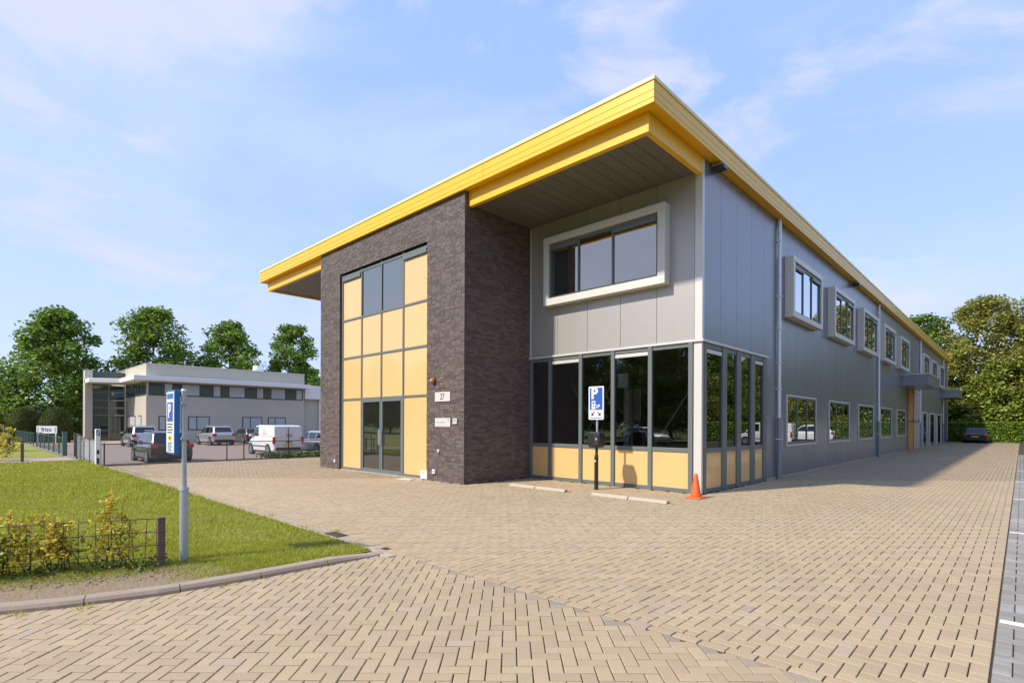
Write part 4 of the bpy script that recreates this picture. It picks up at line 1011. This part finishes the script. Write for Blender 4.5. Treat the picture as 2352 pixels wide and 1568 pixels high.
# ------------------------------------------------------------------ cars
def car(name, x, y, z, rz, kind, paint, label, group=None):
    """car along its own +x (front), origin on the ground at its middle"""
    S = {'suv': dict(L=4.55, W=1.86, H=1.68, belt=1.02, hood=1.0, ws0=1.15, ws1=.45, rr=-1.75, rb=-2.16, gc=.20, r=.36),
         'hatch': dict(L=4.4, W=1.80, H=1.48, belt=.92, hood=.90, ws0=1.05, ws1=.30, rr=-1.55, rb=-2.08, gc=.17, r=.33),
         'van': dict(L=4.25, W=1.83, H=1.83, belt=1.10, hood=1.08, ws0=1.30, ws1=.72, rr=-2.02, rb=-2.10, gc=.20, r=.33)}[kind]
    Lh, W, H, bz = S['L']/2, S['W']/2, S['H'], S['belt']
    t = empty(name, (x, y, z), label, 'van' if kind == 'van' else 'car', group, rz)
    prof = [(-Lh+.02, S['gc']+.18, bz-.12, .90), (-Lh+.10, S['gc']+.04, bz-.02, .96), (-Lh+.5, S['gc'], bz, 1.0), (-.6, S['gc'], bz, 1.0), (.6, S['gc'], bz-.02, 1.0), (S['ws0'], S['gc'], S['hood']-.02, .99), (Lh-.45, S['gc'], S['hood']-.14, .95), (Lh-.12, S['gc']+.03, S['hood']-.26, .86), (Lh, S['gc']+.14, S['hood']-.42, .74)]
    b = MB(); rows = []
    for (px, zb, zt, wf) in prof:
        w = W*wf; hh = zt-zb
        ring = [(w*.90, zb), (w*.985, zb+.10), (w, zb+hh*.45), (w*.985, zb+hh*.80), (w*.93, zt-.02), (w*.80, zt+.012), (0, zt+.025)]
        ring = ring+[(-q[0], q[1]) for q in ring[-2::-1]]
        rows.append(len(b.v)); b.v += [(px, q[0], q[1]) for q in ring]; n = len(ring)
    for r0, r1 in zip(rows, rows[1:]):
        for k in range(n): b.f.append((r0+k, r0+(k+1) % n, r1+(k+1) % n, r1+k)); b.mi.append(0)
    b.f += [tuple(rows[0]+k for k in range(n-1, -1, -1)), tuple(rows[-1]+k for k in range(n))]; b.mi += [0, 0]
    def bl(mb, nm, m, parent=t, smooth=False, bev=0): 
        me = mb.mesh(nm); me.materials.append(m)
        q = bmesh.new(); q.from_mesh(me); bmesh.ops.recalc_face_normals(q, faces=q.faces[:]); q.to_mesh(me); q.free()
        if smooth: me.polygons.foreach_set('use_smooth', [True]*len(me.polygons))
        o = link(nm, me, None, parent)
        if bev: q = o.modifiers.new('bevel', 'BEVEL'); q.width = bev; q.segments = 3; q.limit_method = 'ANGLE'; q.angle_limit = R(30)
        return o
    body = bl(b, 'body', paint, bev=.06)
    wb, wr = W*.92, W*(.90 if kind == 'van' else .76)
    cb = [(S['ws0'], bz-.05), (S['ws1'], H-.05), (S['ws1']-.45, H), (S['rr']+.35, H-.005), (S['rr'], H-.06), (S['rb'], bz-.05)]
    wz = lambda zq: wb+(wr-wb)*(zq-bz+.05)/(H-bz+.05)
    c = MB(); n = len(cb)
    c.v += [(p[0], wz(p[1]), p[1]) for p in cb]+[(p[0], -wz(p[1]), p[1]) for p in cb]
    c.f += [tuple(range(n)), tuple(range(2*n-1, n-1, -1))]+[(k, n+k, n+(k+1) % n, (k+1) % n) for k in range(n)]; c.mi += [0]*(n+2)
    cab = bl(c, 'cabin', paint, bev=.11 if kind != 'van' else .08)
    def side(poly, nm, m):
        for s_ in (1, -1):
            q = MB(); k = len(poly); o_ = [(p[0], s_*(wz(p[1])+.004), p[1]) for p in poly]; i_ = [(p[0], s_*(wz(p[1])-.03), p[1]) for p in poly]
            q.v = o_+i_; q.f = [tuple(range(k)) if s_ < 0 else tuple(range(k-1, -1, -1))]+[(a, (a+1) % k, k+(a+1) % k, k+a) for a in range(k)]; q.mi = [0]*(k+1); bl(q, nm, m)
    def slant(p0, p1, f0, f1, wf, nm, d):          # pane on the windscreen or rear face between two profile points
        a = (p0[0]+(p1[0]-p0[0])*f0, p0[1]+(p1[1]-p0[1])*f0); e = (p0[0]+(p1[0]-p0[0])*f1, p0[1]+(p1[1]-p0[1])*f1)
        q = MB(); wa, we = wz(a[1])*wf, wz(e[1])*wf
        q.v = [(a[0]+d, -wa, a[1]), (a[0]+d, wa, a[1]), (e[0]+d, we, e[1]), (e[0]+d, -we, e[1]), (a[0]-d*4, -wa, a[1]), (a[0]-d*4, wa, a[1]), (e[0]-d*4, we, e[1]), (e[0]-d*4, -we, e[1])]
        q.f = [(0, 1, 2, 3), (4, 7, 6, 5), (0, 4, 5, 1), (1, 5, 6, 2), (2, 6, 7, 3), (3, 7, 4, 0)]; q.mi = [0]*6; bl(q, nm, M['g_car'])
    slant(cb[0], cb[1], .12, .94, .90, 'windscreen', .012)
    zt, zb = H-.12, bz+.05; xa = lambda zq: S['ws0']+(S['ws1']-S['ws0'])*(zq-bz+.05)/(H-bz)-.12; xr = lambda zq: S['rb']+(S['rr']-S['rb'])*(zq-bz+.05)/(H-bz)+.18
    if kind == 'van':
        side([(xa(zb), zb), (.25, zb), (.25, zt), (xa(zt), zt)], 'side_window', M['g_car'])
    else:
        side([(xa(zb), zb), (.02, zb), (.02, zt), (xa(zt), zt)], 'side_window', M['g_car']); side([(-.06, zb), (-1.0, zb), (-1.0, zt), (-.06, zt)], 'side_window', M['g_car'])
        side([(-1.07, zb), (xr(zb)-.05, zb+.1), (xr(zt), zt), (-1.07, zt)], 'side_window', M['g_car'])
        slant(cb[5], cb[4], .28, .92, .84, 'rear_window', -.012)
    rx = -Lh
    for s_ in (1, -1):
        q = MB()
        if kind == 'van': q.box(rx-.01, rx+.12, s_*W*.86, s_*(W+.005), .72, 1.12)
        else: q.box(rx-.012, rx+.22, s_*W*.66, s_*(W*.985), bz-.21, bz+.0)
        bl(q, 'tail_light', M['taillight'], bev=.02)
        q = MB().box(S['ws0']-.28, S['ws0']-.10, s_*(W-.02), s_*(W+.16), bz+.02, bz+.16); bl(q, 'wing_mirror', paint, bev=.03)
        q = MB().box(Lh-.22, Lh-.03, s_*W*.55, s_*W*.80, S['hood']-.42, S['hood']-.29); bl(q, 'headlight', M['rim'], bev=.02)
    bl(MB().box(rx-.015, rx+.05, -W*.82, W*.82, S['gc']+.12, S['gc']+.30), 'rear_bumper', M['black'], bev=.02)
    bl(MB().box(rx-.022, rx-.008, -.26, .26, bz-.36 if kind != 'van' else .62, bz-.25 if kind != 'van' else .73), 'number_plate', M['numberplate'])
    bl(MB().box(-Lh+.75, Lh-.75, -W*.995, W*.995, S['gc']-.01, S['gc']+.07), 'sill', M['black'])
    for wx in (Lh-.82, -Lh+.80):
        for s_ in (1, -1):
            q = MB().tube((wx, s_*(W-.10), S['r']), (wx, s_*(W+.006), S['r']), S['r']+.055, n=22); bl(q, 'wheel_arch', M['black'])
            wl = bl(MB().tube((wx, s_*(W-.19), S['r']), (wx, s_*(W+.014), S['r']), S['r'], n=22), 'wheel', M['tyre'])
            q = MB().tube((wx, s_*(W+.005), S['r']), (wx, s_*(W+.022), S['r']), S['r']*.66, n=18); rm_ = bl(q, 'rim', M['rim'], wl)
            for k in range(5):
                a = 2*math.pi*k/5; q = MB().tube((wx+S['r']*.38*math.cos(a), s_*(W+.02), S['r']*(1+.38*math.sin(a))), (wx+S['r']*.38*math.cos(a), s_*(W+.026), S['r']*(1+.38*math.sin(a))), S['r']*.13, n=6); bl(q, 'rim_opening', M['black'], wl)
    if kind == 'van':
        for zq, ln in ((1.22, .40), (1.14, .30)): bl(MB().box(rx-.004+.01, rx+.02, -.05-ln/2, -.05+ln/2, zq, zq+.045), 'lettering', M['greyink'])
        for s_ in (1, -1):
            for k, (dx, dz) in enumerate(((0, 0), (.22, .02), (.10, .16), (.30, .2))):
                bl(MB().tube((-.75+dx, s_*(wz(1.35+dz)-.01), 1.30+dz), (-.75+dx, s_*(wz(1.35+dz)+.005), 1.30+dz), .07-.01*k, n=10), 'emblem', M['orange'])
            bl(MB().tube((-1.9, s_*W*.72, H+.05), (.4, s_*W*.72, H+.05), .02, n=6), 'roof_bar', M['black'])
            bl(MB().box(-1.0, .9, s_*(W-.01), s_*(W+.012), .52, .58), 'side_moulding', M['black'])
        bl(MB().box(rx-.008, rx+.03, -.012, .012, .45, H-.12), 'door_seam', M['black']); bl(MB().box(rx-.03, rx, -.16, .16, .80, .86), 'door_handle', M['black'])
    if kind == 'suv':
        for s_ in (1, -1): bl(MB().tube((-1.6, s_*W*.70, H+.03), (.2, s_*W*.70, H+.03), .018, n=6), 'roof_rail', M['rim'])
    return t
PI = math.pi; gc = 'cars parked in the neighbouring car park'; Zc = -.30
car('parked_car', -50.2-2.2, 10.3, Zc, PI, 'suv', M['carsilver'], 'silver estate car with roof rails, nearest the glazed entrance', gc)
bc = car('parked_car', -29.3-2.2, 7.1, Zc, PI, 'suv', M['carblack'], 'black estate car behind the wire fence and parking notice', gc)
bc.scale = (.97, .98, .91)
car('parked_car', -49.6-2.2, 15.8, Zc, PI+.03, 'suv', M['carsilver'], 'silver crossover parked left of the white van', gc)
car('parked_car', -52.0-2.2, 19.4, Zc, PI, 'hatch', M['cargrey'], 'dark grey car half hidden by the white van', gc)
car('parked_van', -31.6-2.1, 13.65, Zc, PI, 'van', M['carwhite'], 'white delivery van with orange emblem beside the brick block', gc)
car('parked_car', -31.0-2.2, 16.4, Zc, PI, 'hatch', M['carsilver'], 'silver car half hidden between white van and brick block', gc)
car('parked_car', -3.2, 69.2, 0, PI/2, 'hatch', M['carblack'], 'black car before the hedge at the end of the yard')
for k, (yy, kd, mk, lb) in enumerate(((27, 'van', 'carwhite', 'white van in the right hand bays, mirrored in the corner glazing'), (46, 'van', 'carwhite', 'white van in the right hand bays, mirrored in the first side window'), (58, 'suv', 'carwhite', 'white car in the right hand bays, mirrored in the second side window'))):
    car('parked_van' if kd == 'van' else 'parked_car', 4.2, yy, 0, 0, kd, M[mk], lb, 'vehicles outside the frame mirrored in the windows')
for k in range(2):
    car('parked_car', -16-7*k, -16, 0, .3, 'hatch', M['carsilver' if k else 'carwhite'], ('silver' if k else 'white')+' car across the street, mirrored in the entrance doors', 'vehicles outside the frame mirrored in the windows')

# ------------------------------------------------------------------ neighbouring building
nb = empty('stone_office', (-66, 20, -.4), 'grey stone two storey office with white eave, ribbon windows and glazed corner entrance', 'building')
NX, NY0, NY1 = -61.0, 12.57, 28.2
box('stone_wall', M['stone'], nb, -80, NX, NY0+.02, NY1, -.4, 7.34)
box('stone_wall', M['stone_sunlit'], nb, -70.3, NX-.02, NY0-.03, NY0+.018, -.4, 7.34)
box('roof_edge', M['trim'], nb, -80, NX+.04, NY0-.06, NY1+.04, 7.342, 7.40)
ev = MB().prism([(-59.75, 11.3), (-59.75, 28.4), (NX-.1, 28.4), (NX-.1, NY0+.1), (-70.0, NY0+.1), (-70.0, 9.0), (-67.4, 9.0), (-66.0, 11.3)], 'z', 5.66, 6.10)
ev.build('eave', M['slab'], nb, bev=.03)
band = box('ribbon_window', M['green'], nb, NX-.05, NX+.03, NY0+.15, NY1-.15, 4.28, 5.55)
yy = NY0+.25; k = 0
while yy < NY1-.8:
    wdt = (1.15, .62, .72, 1.5)[k % 4]; wdt = min(wdt, NY1-.25-yy)
    box('pane', M['curtain'] if k % 4 in (1, 3) else M['g_far'], band, NX+.031, NX+.045, yy, yy+wdt, 4.40, 5.46); yy += wdt+.10; k += 1
band2 = box('ribbon_window', M['green'], nb, -70.1, NX-.25, NY0-.06, NY0-.031, 4.28, 5.55)
for k in range(7): box('pane', M['g_far'], band2, -69.95+k*1.28, -68.8+k*1.28, NY0-.075, NY0-.061, 4.40, 5.46)
for (a, c) in ((13.55, 15.0), (16.1, 18.1), (21.3, 23.4), (24.0, 26.0)):
    wn = box('window', M['green'], nb, NX-.05, NX+.03, a, c, .88, 2.30)
    box('pane', M['curtain'], wn, NX+.031, NX+.045, a+.10, a+.10+(c-a)*.32, .98, 2.20); box('pane', M['curtain'], wn, NX+.031, NX+.045, a+.2+(c-a)*.32, c-.10, .98, 2.20)
for k in range(3):
    wn = box('window', M['green'], nb, -69.4+k*2.6, -68.1+k*2.6, NY0-.06, NY0-.031, .5, 2.35); box('pane', M['curtain'], wn, -69.3+k*2.6, -68.2+k*2.6, NY0-.075, NY0-.061, .6, 2.25)
box('pylon', M['stone'], nb, -70.8, -69.6, 9.0, 9.62, -.4, 7.05)
pe = MB().box(-70.42, -70.30, 9.62, NY0, 6.10, 7.0); pe.build('glass_parapet', M['green'], nb)
gf_ = MB()
for z in (-.38, 2.35, 3.15, 3.95, 4.75, 5.5): gf_.box(-70.46, -70.36, 9.62, NY0-.04, z, z+.09)
for q in (9.64, 11.1, 12.45): gf_.box(-70.48, -70.34, q, q+.08, -.38, 5.66)
eg = gf_.build('entrance_glazing', M['green_light'], nb)
for a, c in ((9.73, 11.09), (11.19, 12.44)):
    for z0, z1 in ((-.28, 2.34), (2.45, 3.14), (3.25, 3.94), (4.05, 4.74), (4.85, 5.49)): box('pane', M['g_far'], eg, -70.42, -70.40, a, c, z0, z1)
box('entrance_sign', M['signwhite'], eg, -70.34, -70.30, 11.35, 12.3, 4.55, 4.80); box('sign_band', M['blue_edge'], eg, -70.298, -70.294, 11.5, 12.3, 4.57, 4.78)
rv = MB().box(-67.6, -66.6, 24.7, 25.7, 7.35, 8.1); rv.build('roof_vent', M['pipe'], nb); MB().tube((-67.1, 25.2, 8.1), (-67.1, 25.2, 8.55), .55, n=14).build('vent_cowl', M['pipe'], nb)
nb2 = empty('grey_annexe', (-66, 36, -.4), 'pale grey annexe with white fascia between stone office and brick block', 'building')
box('wall', M['stone'], nb2, -76, -61.6, NY1+.3, 46, -.4, 4.5); box('fascia', M['slab'], nb2, -76, -60.9, NY1+.06, 46, 4.5, 6.1)
for k in range(6): box('wall_fin', M['slab'], nb2, -61.6, -61.3, 30.2+k*2.2, 30.55+k*2.2, -.4, 4.49)
bg_ = empty('red_bungalow', (-124, 5.5, -.4), 'low red brick building with white roof edge at the far left', 'building')
box('wall', M['redbrick'], bg_, -130, -122, -14, 6.2, -.4, 2.9); box('roof', M['slab'], bg_, -131, -121, -15, 7, 2.9, 3.75)
for k in range(5): wn = box('window', M['white'], bg_, -122, -121.9, -6+k*2.4, -4.6+k*2.4, .5, 2.0); box('pane', M['g_far'], wn, -121.9, -121.88, -5.9+k*2.4, -4.7+k*2.4, .6, 1.9)
def at(px, d): l = (px-1176)/1220*d; return d*HF[0]+l*HC[0], d*HF[1]+l*HC[1]
x, y = at(9, 62); t_ = empty('street_lamp', (x, y, -.3), 'slim grey street lamp pole at the far left before the red building', 'street lamp')
MB().tube((x, y, -.3), (x, y, 5.3), .09, .06).build('pole', M['pole'], t_); MB().box(x-.25, x+.25, y-.6, y+.1, 5.3, 5.42).build('lamp_head', M['pole'], t_, bev=.03)
# name board
x, y = at(107.5, 46); rt = Vector((HC[0], HC[1], 0)); fw = Vector((HF[0], HF[1], 0))
t_ = empty('name_board', (x, y, 0), 'white name board reading friso on two legs between the clipped yews', 'sign', rz=math.atan2(HC[1], HC[0]))
def loc(b, nm, m, p=None): me = b.mesh(nm); me.materials.append(m); return link(nm, me, None, p or t_)
bd = loc(MB().box(-.88, .88, -.03, .03, .66, 1.32), 'board', M['signwhite'])
v, f_ = text_polys('friso', .50, .01, .008); b = MB(); b.v = [(p[0], -.036, 1.0+p[1]) for p in v]; b.f = f_; b.mi = [0]*len(f_); loc(b, 'lettering', M['blue'], bd)
loc(MB().box(.72, .80, -.036, -.0305, .76, 1.2), 'red_bar', M['door'], bd); loc(MB().box(-.78, -.72, -.036, -.0305, .80, 1.2), 'mark', M['greyink'], bd); loc(MB().box(-.8, -.3, -.036, -.0305, .70, .75), 'black_strip', M['ink'], bd)
for s_ in (-1, 1): loc(MB().box(s_*.78-.03, s_*.78+.03, -.025, .025, -.2, .66), 'leg', M['white'])
# ------------------------------------------------------------------ fences beyond the lawn
def barfence(x0, x1, label, h=.90):
    t = empty('bar_fence', ((x0+x1)/2, 3.6, 0), label, 'fence', 'green bar fences along the neighbouring car park'); b = MB(); x = x0
    while x < x1: b.box(x-.004, x+.004, 3.596, 3.604, .06, h); x += .20
    tag(b.build('bars', M['greenbar'], t), kind='stuff'); 
    for z in (.15, h-.06): MB().box(x0, x1, 3.607, 3.625, z, z+.04).build('rail', M['greenbar'], t)
    x = x0
    while x <= x1+.01: MB().box(x-.03, x+.03, 3.627, 3.687, 0, h+.05).build('post', M['greenbar'], t); x += (x1-x0)/round((x1-x0)/2.5)
barfence(-48.0, -34.2, 'nearer green bar fence ending at the gate opening'); barfence(-74, -50.2, 'farther green bar fence running off behind the yews')
def post(name, x, y, h, s_, m, label, cat='post', z=0.0):
    t = empty(name, (x, y, z), label, cat); MB().box(x-s_, x+s_, y-s_, y+s_, z, h).build('post', m, t, bev=.006); MB().box(x-s_*1.15, x+s_*1.15, y-s_*1.15, y+s_*1.15, h, h+.03).build('cap', m, t)
post('gate_post', -34.0, 3.62, 1.15, .09, M['greenbar'], 'green gate post at the end of the bar fence'); post('gate_post', -32.9, 3.9, 1.1, .06, M['wood'], 'brown gate post beside the green gate post')
t_ = empty('gate', (-30.6, 3.75, 0), 'short grey wire gate leaf in a dark frame beside the lawn', 'gate')
MB().box(-31.15, -31.07, 3.7, 3.78, 0, 1.12).build('frame_post', M['darkmetal'], t_); MB().box(-30.20, -30.10, 3.7, 3.78, 0, 1.05).build('frame_post', M['pole'], t_); MB().box(-31.15, -30.1, 3.7, 3.78, 1.05, 1.12).build('top_rail', M['darkmetal'], t_)
b = MB()
for k in range(18): b.box(-31.05+k*.05, -31.04+k*.05, 3.735, 3.745, .06, 1.04)
tag(b.build('mesh_bars', M['pole'], t_), kind='stuff')
def linkfence(name, pts, h, posts, label, toprail=True, mesh=True):
    """chain link fence along a straight run pts=(a, b)"""
    a, c = Vector((*pts[0], 0)), Vector((*pts[1], 0)); t = empty(name, a.lerp(c, .5), label, 'fence'); Ln = (c-a).length; d = (c-a)/Ln
    for s_ in posts: p = a+d*s_; MB().tube((p.x, p.y, -.1), (p.x, p.y, h+.04), .024, n=8).build('fence_post', M['darkmetal'], t)
    MB().tube((a.x, a.y, h), (c.x, c.y, h), .018, n=6).build('top_rail', M['darkmetal'], t); MB().tube((a.x, a.y, .06), (c.x, c.y, .06), .006, n=5).build('tension_wire', M['darkmetal'], t)
    b = MB(); s_ = -h
    while s_ < Ln:
        for sg_ in (1, -1):
            u0, z0, u1, z1 = (s_, .06, s_+h-.06, h) if sg_ > 0 else (s_+h-.06, .06, s_, h)
            def cl(u, z, u2, z2):
                if u < 0: z += (z2-z)*(0-u)/(u2-u); u = 0
                if u > Ln: z += (z2-z)*(Ln-u)/(u2-u); u = Ln
                return u, z
            if max(u0, u1) <= 0 or min(u0, u1) >= Ln: continue
            A = cl(u0, z0, u1, z1); B = cl(u1, z1, u0, z0); p = a+d*A[0]; q = a+d*B[0]; b.tube((p.x, p.y, A[1]), (q.x, q.y, B[1]), .0022, n=3, caps=False)
        s_ += .075
    tag(b.build('wire_mesh', M['pole'], t), kind='stuff')
linkfence('link_fence', ((-25.05, 3.72), (-25.05, 12.6)), .82, (.1, 2.1, 2.75, 4.4, 5.1, 7.1, 8.8), 'low chain link fence between pavers and the neighbouring car park')
tag(MB().box(-25.19, -24.99, 3.66, 46, -.32, .035).build('retaining_kerb', M['rust']), kind='structure')
linkfence('link_fence', ((-30.0, 3.85), (-25.3, 3.75)), .95, (.1, 1.8, 4.6), 'short low wire fence between the gate leaf and the white marker post')
t_ = empty('marker_post', (-24.93, 3.60, 0), 'white marker post with dark emblem at the lawn corner', 'marker post')
MB().box(-25.04, -24.82, 3.53, 3.67, 0, 1.40).build('post', M['signwhite'], t_, bev=.01)
b = MB().box(-24.817, -24.812, 3.55, 3.65, 1.15, 1.36); b.build('emblem_field', M['blue'], t_); MB().prism([(3.56, 1.18), (3.59, 1.17), (3.64, 1.33), (3.61, 1.34)], 'x', -24.811, -24.808).build('emblem_slash', M['signwhite'], t_)
for z0, z1 in ((.46, .62), (.04, .32)): MB().box(-24.817, -24.812, 3.565, 3.635, z0, z1).build('dark_panel', M['ink'], t_)
post('bollard', -29.25, 1.79, .75, .05, M['wood'], 'short dark wooden bollard at the lawn side of the path', 'bollard'); post('bollard', -34.9, 1.66, .85, .06, M['wood'], 'short brown wooden bollard beyond the path', 'bollard')
# ground cover at the foot of the brick block
C = []
for k in range(2200):
    x = -25.3+rng.normal(0, .5)-.3; y = rng.uniform(10.0, 16); C.append((x, y, rng.uniform(0, .30)*(1-min(1, abs(x+25.5)/1.8))))
tag(link('ground_cover', leafmesh('ground_cover', np.array(C), .14, M['weed'], up=.5, aspect=.7), None), kind='stuff')
